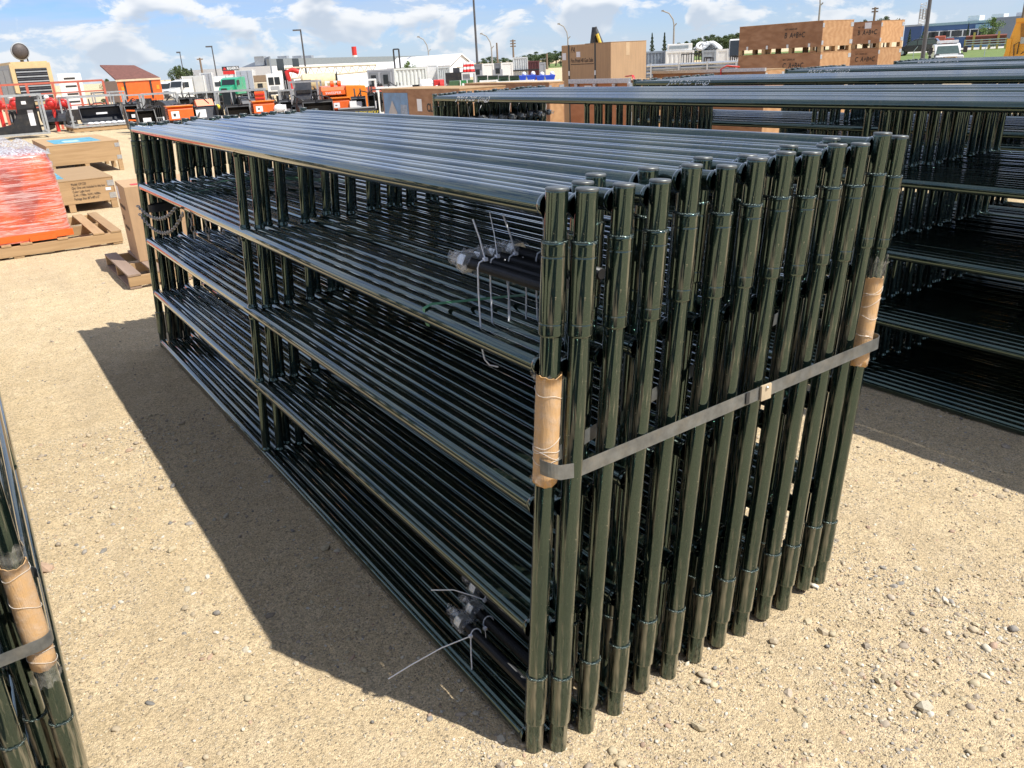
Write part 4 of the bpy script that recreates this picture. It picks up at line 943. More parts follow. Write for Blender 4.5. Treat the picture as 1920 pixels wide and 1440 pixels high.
def engine_box(label, x0, x1, yt, yb, D, yaw=8):
    t, w = far('engine_box', label, 'engine housing', x0, x1, D, 'orange engine housings in the yard', yaw); X = w / 2
    h1 = zpx((x0 + x1) / 2, yt, D); h0 = zpx((x0 + x1) / 2, yb, D)
    MB().prism([(0, h0), (.55, h0), (.55, h1 - .05), (.48, h1), (.06, h1), (0, h1 - .08)], -X, X, 'x').build('housing', ORG, t, bevel=.01)
    bx(t, 'warning_label', PAPER, -X * .78, -X * .15, -.004, 0, h0 + .04, h1 - .12); bx(t, 'label_print', INK, -X * .62, -X * .42, -.007, -.0045, h0 + .10, h1 - .18)
    for k in range(5): z = h0 + (h1 - h0) * (.12 + .16 * k); bx(t, 'vent_slat', M('dark_vent', (.10, .015, .01), .6), -X - .02, -X - .003, .05, .45, z, z + .03)
    bx(t, 'lid_edge', ORG2, -X - .015, X + .015, -.03, .58, h1 + .001, h1 + .025)
    for s in (-.8, .8): MB().beam((X * s, .28, 0), (X * s, .28, h0), .09).build('leg', BLK, t)
    MB().path([(X, .2, h1 - .1), (X + .12, .1, h1 - .05), (X + .16, .0, h1 - .2), (X + .10, -.04, h0 + .05)], .03, 7).build('hose', BLK, t)
    bx(t, 'tag_sheet', PAPER, X + .06, X + .34, -.02, -.012, h0 + .02, h1 - .12)
    return t
PK = 'skid steer implements in the yard'
def grapple(label, x0, x1, yt, D, n=5, yaw=5, mat=BLK, grp=PK):
    t, w = far('grapple_rake', label, 'grapple', x0, x1, D, grp, yaw); X = w / 2; h = zpx((x0 + x1) / 2, yt, D)
    MB().tube((-X, .5, h * .55), (X, .5, h * .55), .06, 10).build('torsion_tube', mat, t)
    for k in range(n):
        x = -X + .05 + (w - .1) * k / (n - 1)
        pl = [(.5, h * .98), (.62, h * .9), (.64, h * .5), (.5, h * .18), (.1, .06), (-.45, .0), (-.45, .05), (.05, .16), (.36, h * .34), (.46, h * .6), (.40, h * .9)]
        MB().prism(pl, x - .012, x + .012, 'x').build('tine', mat, t)
    bx(t, 'mounting_plate', mat, -X * .6, X * .6, .66, .70, h * .2, h * .95); bx(t, 'instruction_sheet', PAPER, -X * .1, X * .15, -.0, .004, h * .3, h * .62)
    return t
def tiller(label, x0, x1, yt, D, yaw=20, grp=PK):
    t, w = far('rotary_tiller', label, 'tiller', x0, x1, D, grp, yaw); X = w / 2; h = zpx((x0 + x1) / 2, yt, D); r = h * .52; n = 12
    arc = [(r * math.cos(math.pi * k / n), h - r + r * math.sin(math.pi * k / n)) for k in range(n + 1)]
    arc2 = [(p * .94, h - r + (q - h + r) * .94) for p, q in arc]
    MB().prism(arc + arc2[::-1], -X + .03, X - .03, 'x').build('hood', SLATE, t)
    for s in (-1, 1): MB().prism([(r, .12), (r, h - r)] + arc[1:-1] + [(-r, h - r), (-r * .8, .15), (0, .05)], s * X, s * (X - .028), 'x').build('end_plate', BLK, t)
    MB().tube((-X + .05, 0, h * .42), (X - .05, 0, h * .42), .10, 10).build('rotor', BLK, t)
    for k in range(6): a_ = k * 1.05; MB().beam((X + .01, 0, h * .42), (X + .01, .22 * math.cos(a_), h * .42 + .22 * math.sin(a_)), .05, .03).build('hub_spoke', GREY, t)
    MB().path([(X * .3, .1, h), (X * .5, -.1, h + .14), (X * .9, -.2, h + .05), (X, -.25, h - .25)], .022, 7).build('hose', BLK, t)
    return t

# --- left: forks in a frame, bucket in a frame on a pallet, tiller
t, w, h = frame_crate('grey steel frame holding black ripper shanks at the left picture edge', -60, 96, 178, 34.5, 1.4, .12, 2, b=.07)
t, w = far('ripper_shanks', 'black curved ripper shanks standing in the grey frame at the left edge', 'ripper', 8, 80, 34.8)
h = zpx(44, 174, 34.8); X = w / 2
for k in range(4):
    y = .05 + .22 * k
    pl = [(-X - .5, .20), (-X * .5, .22), (X * .3, .30), (X * .95, .55), (X * 1.05, .18), (X * .9, .16), (-X - .5, .15)]
    pl = [(-X - .9, .17), (-X * .6, .17), (X * 1.0, .17), (X * .95, h * .55), (X * .75, h * .95), (X * .1, h), (-X * .05, h * .8), (-X * .1, h * .55), (-X * .45, h * .32), (-X - .9, .24)]
    MB().prism(pl, y, y + .05, 'y').build('shank', BLK, t)
bx(t, 'instruction_sheet', PAPER, X * .45, X * .75, .04, .046, .42, .95); bx(t, 'sticker', PAPER, X * .25, X * .5, .04, .046, h * .75, h * .82)
bx(t, 'back_bar', BLK, X * .2, X * 1.0, .95, 1.05, .3, h * .9)
t, w, h = frame_crate('grey steel frame around a black loader bucket on a wooden pallet', 136, 246, 178, 36.3, 2.0, .17, 10, b=.065)
p = thing('pallet', 'wooden pallet under the framed black loader bucket', 'pallet', t.location.copy(), t.rotation_euler.z)
for k in range(3): bx(p, 'stringer', PINE, -w / 2, w / 2, .0 + .8 * k, .08 + .8 * k, .02, .14)
for k in range(7): x = -w / 2 + (w - .12) * k / 6; bx(p, 'plank', PINEY, x, x + .12, -.02, 1.75, .142, .166)
bucket('wide dark slate loader bucket inside the frame on the wooden pallet', 152, 240, 199, 36.9, SLATE, .8, .30, 6)
for k in range(7):
    x = 166 + 11 * k; q, ww = far('parts_bag', f'white parts bag, {ORD[k]} from the left before the framed bucket', 'bag', x, x + 9, 36.5, 'white parts bags in the frame'); MB().sphere((0, .05, .27), .12, 8, 6, (1, .6, .5)).build('bag_body', PAPER, q)
tiller('black rotary tiller with hoses left of the framed bucket', 88, 140, 206, 38.5, -28)
t, w = far('pallet', 'far weathered pallet at the left picture edge', 'pallet', 2, 38, 45); bx(t, 'deck', PINE, -w / 2, w / 2, 0, 1.2, .16, .2)
for k in range(3): bx(t, 'block', PINE, -w / 2 + (w - .15) * k / 2, -w / 2 + (w - .15) * k / 2 + .15, 0, 1.1, .0, .159)
# --- generator with louvres on a trailer, dome lamp on top
TAN = M('tan_paint', (.62, .46, .24), .5, 0, .1, 3, dirt=.12)
t, w = far('generator', 'tan louvred generator on a trailer with a round lamp on top', 'generator', 42, 122, 44, None, 14)
h = zpx(80, 117, 44); X = w / 2 * .97; b0 = zpx(80, 196, 44)
bx(t, 'enclosure', TAN, -X, X, .0, 3.4, b0, h); bx(t, 'side_skin', GREY, -X - .012, -X - .001, .1, 3.35, b0 + .1, h - .06)
bx(t, 'louvre_backing', BLK, -X * .78, X * .78, -.012, -.001, b0 + .16, h - .22)
for k in range(14):
    z = b0 + .2 + (h - b0 - .46) * k / 13; MB().beam((-X * .77, -.03, z), (X * .77, -.03, z), .012, .05).build('louvre_slat', SLATE if k % 2 else GREY, t)
bx(t, 'roof_cap', TAN, -X * .9, X * .9, .05, 3.3, h + .001, h + .06)
for k in range(3): bx(t, 'side_door', M('side_door', (.40, .42, .43), .5), -X - .03, -X - .013, .2 + 1.05 * k, 1.15 + 1.05 * k, b0 + .2, h - .25)
bx(t, 'chassis', BLK, -X * .9, X * .9, -.2, 3.6, b0 - .28, b0 - .001)
for s in (-1, 1): wheel(t, s * X * .8, 1.6, .36, .22); wheel(t, s * X * .8, 2.4, .36, .22)
lamp = MB().sphere((-X * .18, .5, h + .50), .36, 16, 10, (1, .7, 1)).build('lamp_bowl', M('lamp_mesh', (.10, .085, .08), .6, .2, .3, 30), t)
MB().lathe([(.33, -.06), (.37, -.03), (.37, .03), (.33, .06)], 20, 'y', (-X * .18, .42, h + .50)).build('lamp_rim', GREY, lamp)
MB().beam((-X * .18, .5, h + .06), (-X * .18, .5, h + .2), .12).build('lamp_stand', BLK, lamp); MB().beam((X * .12, .5, h + .06), (X * .05, .5, h + .6), .05).build('lamp_bracket', BLK, lamp)
bx(t, 'rear_door', TAN, X + .02, X + .45, 2.2, 2.26, b0 + .1, h - .5)
t, w = far('control_cabinet', 'white cabinet with dark vents right of the tan generator', 'cabinet', 124, 168, 52); h = zpx(146, 137, 52); X = w / 2
bx(t, 'cabinet_body', WHT, -X, X, 0, 1.8, .55, h, .02); bx(t, 'skid', BLK, -X, X, 0, 1.8, .0, .549)
for k in range(4): z = .9 + (h - 1.2) * k / 3; bx(t, 'vent', INK, -X * .5, X * .45, -.01, -.001, z, z + .10)
bx(t, 'panel_door', WHT, -X * .9, X * .9, -.006, -.0005, .7, h - .1)
# red pipe railing
RAILR = M('faded_red_paint', (.55, .14, .09), .6, 0, .15)
t, w = far('pipe_railing', 'faded red pipe railing in front of the tan generator', 'railing', -30, 214, 40, None, -4); h = zpx(100, 155, 40); X = w / 2
for k in range(6): x = -X + w * k / 5; MB().beam((x, 0, 0), (x, 0, h), .09).build('post', RAILR, t)
for z in (h, h * .78, h * .5): MB().beam((-X, 0, z), (X, 0, z), .08 if z == h else .05).build('rail', RAILR, t)
for q, (x, D) in enumerate(((4, 39), (38, 38.4), (104, 38.2), (126, 38.8))):
    t, w = far('valve_block', ('bright red valve assembly at the left picture edge', 'bright red valve assembly below the railing, left of the generator louvres', 'small red valve assembly below the generator louvres', 'tall bright red valve assembly left of the framed bucket')[q], 'valve', x - 10, x + 12, D, 'red valves before the railing'); z = zpx(x, 194, D)
    MB().sphere((0, 0, z), .20, 10, 8).build('valve_body', RED, t); MB().tube((-.28, 0, z - .1), (.28, 0, z - .1), .11, 10).build('flange_pipe', RED, t); MB().tube((.05, 0, 0), (.05, 0, z - .15), .07, 8).build('stand_pipe', RED, t)
    MB().lathe([(.17, -.02), (.19, 0), (.17, .02)], 12, 'y', (.02, -.2, z + .05)).build('hand_wheel', RED, t); MB().sphere((-.1, -.1, z + .24), .10, 8, 6).build('cap', WHT, t)
# --- orange dump body
t, w = far('dump_body', 'orange truck dump body with a rusty sloping tarp cover', 'truck body', 222, 312, 58, None, 12); X = w / 2; h = zpx(270, 149, 58); ht = zpx(260, 131, 58)
bx(t, 'tailgate', ORG, -X * .85, X, 0, .12, .75, h, .02)
MB().prism([(-X * .85, .75), (X, .75), (X, h), (-X * .85, h)], .121, 4.6, 'y').build('box_sides', M('grey_orange', (.30, .20, .15), .6), t)
MB().add([(-X * .88, -.03, h), (X, -.03, h), (X * .55, 3.4, ht + .25), (-X * .95, 3.4, ht + .35), (-X * .88, -.03, h + .08), (X, -.03, h + .08), (X * .55, 3.4, ht + .33), (-X * .95, 3.4, ht + .43)], [(0, 1, 2, 3), (7, 6, 5, 4), (0, 4, 5, 1), (1, 5, 6, 2), (2, 6, 7, 3), (3, 7, 4, 0)]).build('tarp_cover', M('rusty_tarp', (.16, .065, .05), .8, 0, .25), t)
bx(t, 'top_rail', M('cream_trim', (.6, .5, .36), .5), -X * .9, X * 1.02, -.06, -.031, h - .05, h + .06)
for x in (-.55, .55): bx(t, 'hinge_post', BLK, X * x - .05, X * x + .05, -.05, -.001, .9, h - .06)
for x in (-.72, .78): bx(t, 'tail_lamp', M('amber_lamp', (.75, .30, .03), .4), X * x, X * x + .16, -.02, -.001, h - .6, h - .35)
bx(t, 'chassis', BLK, -X * .6, X * .7, .1, 4.4, .5, .74)
for s in (-1, 1): wheel(t, s * X * .62, 1.0, .5, .45); wheel(t, s * X * .62, 2.3, .5, .45)

# --- trucks
def semi(label, x0, x1, yt, D, mat, yaw, length=5.2, sleeper=True, grp='trucks parked at the back of the yard'):
    t, w = far('semi_truck', label, 'truck', x0, x1, D, grp, yaw); t.scale = (.84, .84, .88); H = max(2.9, zpx((x0 + x1) / 2, yt, D)); W = 1.2
    # local: nose towards -Y
    MB().prism([(-1.9, .75), (-1.95, 1.25), (-1.7, 1.75), (-.2, 2.0), (-.2, .75)], -.85, .85, 'x').build('hood', mat, t, bevel=.06)
    MB().prism([(-.2, .75), (-.2, 2.0), (.1, 2.75), (.5, H - .12), (1.2, H), (3.2 if sleeper else 1.7, H), (3.2 if sleeper else 1.7, .75)], -W, W, 'x').build('cab', mat, t, bevel=.05)
    MB().add([(-1.0, -.205, 2.03), (1.0, -.205, 2.03), (.95, .085, 2.70), (-.95, .085, 2.70), (-1.0, -.235, 2.03), (1.0, -.235, 2.03), (.95, .055, 2.70), (-.95, .055, 2.70)], [(0, 1, 2, 3), (7, 6, 5, 4), (0, 4, 5, 1), (1, 5, 6, 2), (2, 6, 7, 3), (3, 7, 4, 0)]).build('windscreen', GLASS, t)
    for s in (-1, 1):
        bx(t, 'side_window', GLASS, min(s * W, s * (W + .012)), max(s * W, s * (W + .012)), .25, 1.0, 1.95, 2.6)
        bx(t, 'headlight', CHROME, s * .6 - .16, s * .6 + .16, -1.985, -1.93, .95, 1.15); wheel(t, s * 1.0, -1.0, .5, .32); wheel(t, s * .95, 3.6, .5, .55)
        MB().beam((s * 1.32, .0, 1.9), (s * 1.32, .0, 2.6), .08, .18).build('mirror', BLK, t); MB().tube((s * 1.15, 1.9, 1.0), (s * 1.15, 1.9, H + .2), .07, 8).build('exhaust_stack', CHROME, t)
    bx(t, 'grille', M('grille', (.09, .09, .09), .35, .6), -.42, .42, -1.99, -1.9, .85, 1.62); bx(t, 'bumper', CHROME, -1.1, 1.1, -2.12, -1.96, .45, .74); bx(t, 'chassis', BLK, -.5, .5, -1.7, length - .4, .5, .749)
    return t
def box_trailer(label, x0, x1, yt, D, front, side, length=9, yaw=0, grp='box trailers at the back of the yard', z0=1.1, doors=True):
    t, w = far('box_trailer', label, 'trailer', x0, x1, D, grp, yaw); X = w / 2; h = zpx((x0 + x1) / 2, yt, D)
    bx(t, 'box_body', side, -X, X, 0, length, z0, h); bx(t, 'end_panel', front, -X * .92, X * .92, -.03, -.001, z0 + .08, h - .12)
    if doors:
        for s in (-.4, .4): MB().tube((X * s, -.06, z0 + .1), (X * s, -.06, h - .14), .03, 6).build('lock_bar', CHROME, t)
    for s in (-1, 1): bx(t, 'edge_post', WHT, s * X - .06, s * X + .06, -.05, .05, z0, h + .02); wheel(t, s * X * .75, length * .25, .48, .4); wheel(t, s * X * .75, length * .25 + 1.1, .48, .4)
    bx(t, 'chassis', BLK, -X * .5, X * .5, .2, length - .5, .55, z0 - .001)
    return t
TRW = M('trailer_white', (.56, .575, .58), .5, 0, .12, .6, dirt=.2)
WH2 = M('white_truck_paint', (.66, .67, .66), .3, 0, .05, 2, coat=.5); GRN = M('green_truck_paint', (.03, .36, .20), .3, 0, .08, 2, coat=.6)
semi('white truck nose just right of the orange dump body', 298, 322, 147, 118, WH2, -38, sleeper=False)
semi('white box truck cab with a dark grille behind the yard frames', 318, 350, 143, 104, WH2, -48, sleeper=False)
box_trailer('white service box body behind the white truck cab', 346, 386, 142, 118, TRW, TRW, 4, -4, doors=False)
box_trailer('grey trailer end left of the white sleeper cab', 380, 402, 136, 126, M('trailer_grey', (.36, .38, .42), .45), TRW, 5, -3)
semi('white sleeper truck cab left of the green truck', 396, 424, 137, 130, WH2, -30)
semi('green sleeper truck under the black sign', 414, 448, 139, 110, GRN, -24)
box_trailer('tall trailer with a blue-grey end and rounded white roof right of the green truck', 446, 478, 131, 118, M('trailer_blue', (.36, .40, .47), .45), TRW, 5, -5)
t, w = far('stake_truck', 'old cream stake truck right of the tall trailer', 'truck', 478, 502, 105); h = zpx(490, 141, 105); X = w / 2; CRM = M('cream_paint', (.58, .50, .36), .6, 0, .15)
bx(t, 'cab', CRM, -X, X, 0, 1.6, .9, h * .7, .05); bx(t, 'windscreen', GLASS, -X * .5, X * .3, -.02, -.001, h * .48, h * .66); bx(t, 'rack', M('brown_rack', (.24, .17, .11), .7), -X, X, 1.7, 4.5, 1.1, h); bx(t, 'grille', BLK, -X * .2, X * .6, -.03, -.001, 1.0, h * .42); bx(t, 'chassis', BLK, -X * .6, X * .6, .2, 4.4, .5, .899)
for s in (-1, 1): wheel(t, s * X * .8, .7, .45, .25); wheel(t, s * X * .8, 3.5, .45, .25)
t, w = far('bus_cab', 'white van cab with two square windows before the warehouse', 'van', 502, 530, 100); h = zpx(516, 138, 100); X = w / 2
bx(t, 'body', WHT, -X, X, 0, 4, .7, h, .08); bx(t, 'window', GLASS, -X * .75, -X * .05, -.02, -.001, h * .55, h * .86); bx(t, 'window', GLASS, X * .08, X * .78, -.02, -.001, h * .55, h * .86); bx(t, 'door_panel', GREY, -X * .6, X * .6, -.015, -.001, .9, h * .5); bx(t, 'bumper', BLK, -X, X, -.08, -.021, .45, .69)
for s in (-1, 1): wheel(t, s * X * .85, .8, .4, .25); wheel(t, s * X * .85, 3.2, .4, .25)
# black sign on a post
t, w = far('company_sign', 'black company sign with white lettering on a red foot', 'sign', 422, 454, 135); h0 = zpx(438, 139, 135); h1 = zpx(438, 124, 135); X = w / 2
bx(t, 'board', M('sign_black', (.035, .03, .032), .4), -X, X, 0, .3, h0 + .5, h1); bx(t, 'red_panel', RED, -X * .95, X * .7, 0, .29, h0, h0 + .49)
text('sign_lettering', 'RIGHEROL', .50, WHITEP, t, (-X * .42, -.012, h0 + (h1 - h0) * .60), RX, 0, .72, bold=.015); MB().prism([(-X * .9, h0 + .62), (-X * .48, h0 + .62), (-X * .62, h1 - .18), (-X * .74, h1 - .1)], -.02, -.001, 'y').build('sign_emblem', RED, t)
for s in (-.3, .3): MB().beam((X * s, .15, 0), (X * s, .15, h0), .2).build('post', GREY, t)
# --- warehouse
def hz3(x, y, D): p = atD(x, y, D); return p
CURZ = 0.0
t = thing('warehouse', 'long white warehouse with a grey gabled end and dark parapet', 'building', (0, 0, 0))
D1, D2 = 165, 240
A = atD(508, hor(508), D1); Bp = atD(806, hor(806), D2); Cp = atD(455, hor(455), 185)
zA = zpx(508, 110, D1); zB = zpx(806, 104, D2); zr = zpx(505, 110, D1); zc = zpx(456, 126, 185)
def wall(p, q, z0, z1a, z1b, th, name, mat, off=0.0):
    p = Vector((p.x, p.y, 0)); q = Vector((q.x, q.y, 0)); d = (q - p).normalized(); n_ = Vector((d.y, -d.x, 0))
    if n_.dot(CAM - p) < 0: n_ = -n_
    a_, b_ = p + n_ * off, q + n_ * off; c_, e_ = a_ - n_ * th, b_ - n_ * th
    return MB().add([(a_.x, a_.y, z0), (b_.x, b_.y, z0), (e_.x, e_.y, z0), (c_.x, c_.y, z0), (a_.x, a_.y, z1a), (b_.x, b_.y, z1b), (e_.x, e_.y, z1b), (c_.x, c_.y, z1a)], [(0, 3, 2, 1), (4, 5, 6, 7), (0, 1, 5, 4), (1, 2, 6, 5), (2, 3, 7, 6), (3, 0, 4, 7)]).build(name, mat, t)
zw = (zA, max(zB, zA))
WHW = M('white_cladding', (.74, .76, .78), .55, 0, .05, .2); GRW = M('grey_cladding', (.20, .23, .27), .55, 0, .06, .2)
wall(A, Bp, -3, zA - 1.2, zB - 1.2, 20, 'long_wall', WHW); wall(A, Bp, zA - 1.19, zA, zB, .6, 'parapet', M('parapet_grey', (.22, .25, .27), .6), .05)
wall(Cp, A, -3, zc, zA + .4, .3, 'gable_wall', GRW, -.05)
p, q = Cp.lerp(A, .84), Cp.lerp(A, .93); wall(p, q, zA - 3.2, zA - 1.4, zA - 1.4, .2, 'gable_window', GLASS, .08)
for f in (.02, .12, .19, .24): p, q = A.lerp(Bp, f), A.lerp(Bp, f + .012); zz = zA + (zB - zA) * f; wall(p, q, zz - 1.0, zz + .55, zz + .55, 2, 'roof_unit', GREY, -2)
for f in (.03, .10): p, q = A.lerp(Bp, f), A.lerp(Bp, f + .03); wall(p, q, 2.2, 4.2, 4.2, .2, 'window', GLASS, .06)
t, w = far('chimney', 'red and white striped chimney above the warehouse roof', 'chimney', 666, 672, 330); h = zpx(669, 87, 330)
for k in range(4): MB().tube((0, 0, h * k / 4), (0, 0, h * (k + 1) / 4 - .01), .9, 12).build('band', (WHT, WHT, WHT, RED)[k], t)
# --- white gabled storage tent
t, w = far('storage_tent', 'white gabled storage tent with a long fabric roof', 'tent', 846, 888, 120, None, 35); X = w / 2 * 1.28; hr = zpx(866, 100, 120); he = zpx(866, 121, 120); Lt = 17; FAB = M('white_fabric', (.82, .82, .82), .7, 0, .04, .5)
for s in (-1, 1): MB().add([(0, -.2, hr), (0, Lt, hr), (s * X * 1.04, Lt, he), (s * X * 1.04, -.2, he), (0, -.2, hr - .15), (0, Lt, hr - .15), (s * X * 1.04, Lt, he - .15), (s * X * 1.04, -.2, he - .15)], [(0, 1, 2, 3), (7, 6, 5, 4), (0, 4, 5, 1), (1, 5, 6, 2), (2, 6, 7, 3), (3, 7, 4, 0)]).build('roof_fabric', FAB, t); bx(t, 'side_wall', FAB, min(s * X, s * (X - .2)), max(s * X, s * (X - .2)), .0, Lt, 0, he - .16)
MB().prism([(-X + .21, 0), (X - .21, 0), (X - .21, he - .17), (0, hr - .2), (-X + .21, he - .17)], 0, .1, 'y').build('gable_end', FAB, t); bx(t, 'door_header', M('door_trim', (.55, .5, .4), .6), -X * .4, X * .4, -.05, -.001, he * .8, he * .85)

# --- boom truck with cream lattice boom and tan tank
t, w = far('crane_truck', 'truck with red knuckle arm under a cream lattice boom', 'crane truck', 536, 560, 62); X = w / 2; h = zpx(545, 131, 62)
MB().path([(X * .2, 0, .9), (X * .0, 0, h * .55), (-X * .3, 0, h * .95), (X * .6, 0, h), (X * 1.6, 0, h * .92)], .16, 8).build('knuckle_arm', RED, t); bx(t, 'column', BLK, -X, -X * .2, .2, .8, .8, h * 1.02); bx(t, 'deck', BLK, -X * 1.3, X * 2.4, 0, 2.2, .55, .9)
for s in (-1, 1, 2): wheel(t, s * X * .8, .3, .42, .3)
for k in range(5): MB().beam((-X * 1.1 + .16 * k, -.1, .9), (-X * 1.1 + .16 * k, -.1, h * .7), .05).build('hydraulic_tube', GREY, t)
CRB = M('cream_boom', (.66, .58, .42), .5)
t, w = far('lattice_boom', 'long cream lattice boom lying level before the white warehouse', 'crane boom', 542, 712, 66); X = w / 2; h1 = zpx(545, 127, 66); h2 = zpx(710, 121, 66)
n = 22
def bz(f): return h1 + (h2 - h1) * f
for dz in (0, .75):
    for dy in (0, .75): MB().tube((-X, dy, bz(0) - dz), (X, dy, bz(1) - dz * .55), .06, 6).build('chord', CRB, t)
for k in range(n):
    f0, f1 = k / n, (k + 1) / n; a_, b_ = (f0, f1) if k % 2 else (f1, f0); dz = .75 * (1 - .45 * a_); MB().tube((-X + w * a_, 0, bz(a_) - .75 * (1 - .45 * a_)), (-X + w * b_, 0, bz(b_)), .035, 5).build('lacing', CRB, t)
for f in (.06, .5, .92): MB().beam((-X + w * f, .4, 0), (-X + w * f, .4, bz(f) - .8), .18).build('support', GREY, t)
t, w = far('tank', 'tan cylindrical tank lying on an orange rail stand', 'tank', 568, 636, 60); X = w / 2; h = zpx(600, 137, 60); r = .55
MB().lathe([(0, -X), (r * .7, -X), (r, -X + .15), (r, X - .15), (r * .7, X), (0, X)], 24, 'x', (0, .6, h - r)).build('shell', M('tan_tank', (.66, .56, .34), .45), t)
for s in (-.7, 0, .7): MB().beam((X * s, .6, 0), (X * s, .6, h - r * 1.9), .14).build('saddle', ORG, t)
MB().beam((-X, 0, h - 1.35), (X, 0, h - 1.35), .10).build('stand_rail', ORG, t); MB().lathe([(.0, X - .05), (.6, X - .02), (.62, X + .05), (.0, X + .06)], 18, 'x', (0, .6, h - r)).build('end_ring', BLK, t)

# --- site cabins and containers
def container(label, x0, x1, yt, D, mat, yaw=0, length=6, corr=True, grp='containers in the yard', cat='container', h=None):
    t, w = far('shipping_container', label, cat, x0, x1, D, grp, yaw); X = w / 2; h = h or zpx((x0 + x1) / 2, yt, D)
    if corr:
        n = max(6, int(w / .28)); pts = []
        for k in range(n):
            a_ = -X + .06 + (w - .12) * k / n; s_ = (w - .12) / n; pts += [(a_, .0), (a_ + s_ * .4, .0), (a_ + s_ * .5, .05), (a_ + s_ * .9, .05)]
        pts += [(X - .06, 0), (X - .06, .2), (-X + .06, .2)]
        MB().prism(pts, .12, h - .12, 'z').build('corrugated_side', mat, t)
    else: bx(t, 'front_panel', mat, -X + .06, X - .06, 0, .2, .12, h - .12)
    bx(t, 'body', mat, -X + .05, X - .05, .21, 2.4, .13, h - .121)
    for s in (-1, 1): bx(t, 'corner_post', mat, s * (X - .06) - .06, s * (X - .06) + .06, -.03, .12, 0, h)
    bx(t, 'top_rail', mat, -X + .12, X - .12, -.02, .1, h - .119, h); bx(t, 'bottom_rail', mat, -X + .12, X - .12, -.02, .1, 0, .119); bx(t, 'roof', mat, -X + .05, X - .05, .11, 2.4, h - .119, h - .01)
    return t, w, h
LGR = M('cabin_grey', (.30, .32, .36), .5, 0, .08, 2); DGR = M('cabin_dark', (.17, .185, .21), .5, 0, .08, 2)
t, w, h = container('grey site cabin with two narrow windows left of the white container', 692, 742, 130, 66, LGR, 0, corr=False, cat='cabin')
for s in (-.55, .35): bx(t, 'door', DGR, w / 2 * s - .35, w / 2 * s + .35, -.03, -.001, .2, h - .2); bx(t, 'window', GLASS, w / 2 * s - .18, w / 2 * s + .18, -.05, -.031, h * .45, h * .8)
container('white corrugated container right of the grey site cabin', 742, 803, 127, 66, M('container_white', (.66, .70, .69), .5, 0, .06), 0)
container('plain white cabin right of the corrugated container', 803, 824, 121, 74, WHT, 0, corr=False, cat='cabin')
container('pale grey clad unit beside the white tent', 822, 846, 125, 72, M('pale_clad', (.52, .56, .58), .5), 0, cat='cabin')
for q, (a_, b_, yt, m_, nm) in enumerate(((888, 906, 120, DGR, 'dark grey shed with a door right of the traffic barrels'), (906, 928, 119, WHT, 'white wrapped shed panel unit, left of the pair'), (928, 941, 118, DGR, 'narrow dark shed with a grey door between the white units'), (941, 963, 117, WHT, 'white wrapped shed panel unit, right of the pair'))):
    t, w, h = container(nm, a_, b_, yt, 72, m_, 0, corr=False, cat='shed', grp='sheds in a row')
    if m_ is DGR: bx(t, 'door', LGR, -.4, .4, -.05, -.001, .2, h - .5); bx(t, 'window', GLASS, -.18, .18, -.07, -.051, h * .5, h * .75)
t, w, h = container('white ribbed trailer box with pipework right of the sheds', 963, 991, 107, 78, M('ribbed_white', (.60, .63, .64), .5), 0, cat='trailer')
MB().beam((-w / 2, -.1, h * .45), (w / 2 + 1, -.1, h * .45), .12).build('pipe', BLK, t)
container('maroon and brown unit behind the blue bins', 991, 1012, 114, 80, M('maroon', (.10, .03, .035), .6), 0, cat='container')
container('grey upright cabinet behind the blue bins', 1012, 1024, 117, 74, LGR, 0, corr=False, cat='cabinet')
for q in range(4):
    x = 896 + 20 * q; t, w, h = container(f'dark green waste bin, {ORD[q]} from the left below the sheds', x, x + 19, 144, 58, M('bin_green', (.025, .07, .04), .5), 0, cat='bin', grp='dark green waste bins'); bx(t, 'lid', M('bin_lid', (.02, .03, .025), .5), -w / 2, w / 2, -.05, 1.5, h + .001, h + .07)
for q, (a_, b_, yt) in enumerate(((974, 988, 142), (988, 1006, 141), (1006, 1022, 142), (1022, 1042, 141))):
    t, w = far('blue_bin', f'bright blue tipping bin, {ORD[q]} from the left by the gun safe carton', 'bin', a_, b_, 52, 'blue tipping bins'); X = w / 2; h = zpx((a_ + b_) / 2, yt, 52)
    MB().prism([(-X, h), (X, h), (X * .6, h * .45), (-X * .5, h * .45)], 0, 1.3, 'y').build('hopper', M('blue_plastic', (.015, .07, .55), .4, 0, .1), t); bx(t, 'base', BLK, -X * .5, X * .55, .1, 1.1, 0, h * .449)
    MB().sphere((X * .4, .3, h + .08), .14, 8, 6).build('white_bag', PAPER, t)
# fire pump skid, green bin, barrels
t, w = far('pump_skid', 'red pump skid with a white water tank behind the long crate', 'pump', 790, 838, 42); X = w / 2; h = zpx(815, 146, 42)
MB().lathe([(0, -X), (.4, -X + .02), (.46, -X + .12), (.46, -.1), (.4, 0), (0, .02)], 20, 'x', (0, .5, h - .5)).build('water_tank', WHT, t); bx(t, 'engine', RED, .05, X * .9, .1, .9, h - .75, h - .1, .03); MB().lathe([(.1, -.1), (.3, -.08), (.3, .08), (.1, .1)], 16, 'x', (X * .7, -.05, h - .42)).build('hose_reel', RED, t)
MB().sphere((X * .3, -.05, h - .5), .16, 8, 6).build('white_bag', PAPER, t); bx(t, 'skid', BLK, -X, X, 0, 1.1, 0, h - 1.0)
for s in (-1, 1): MB().beam((s * X, 0, h - 1), (s * X, 0, h + .05), .04).build('frame_post', TIN, t)
t, w = far('green_bin', 'mid green box with a white-edged panel and paper sheet', 'bin', 845, 890, 40); X = w / 2; h = zpx(868, 151, 40)
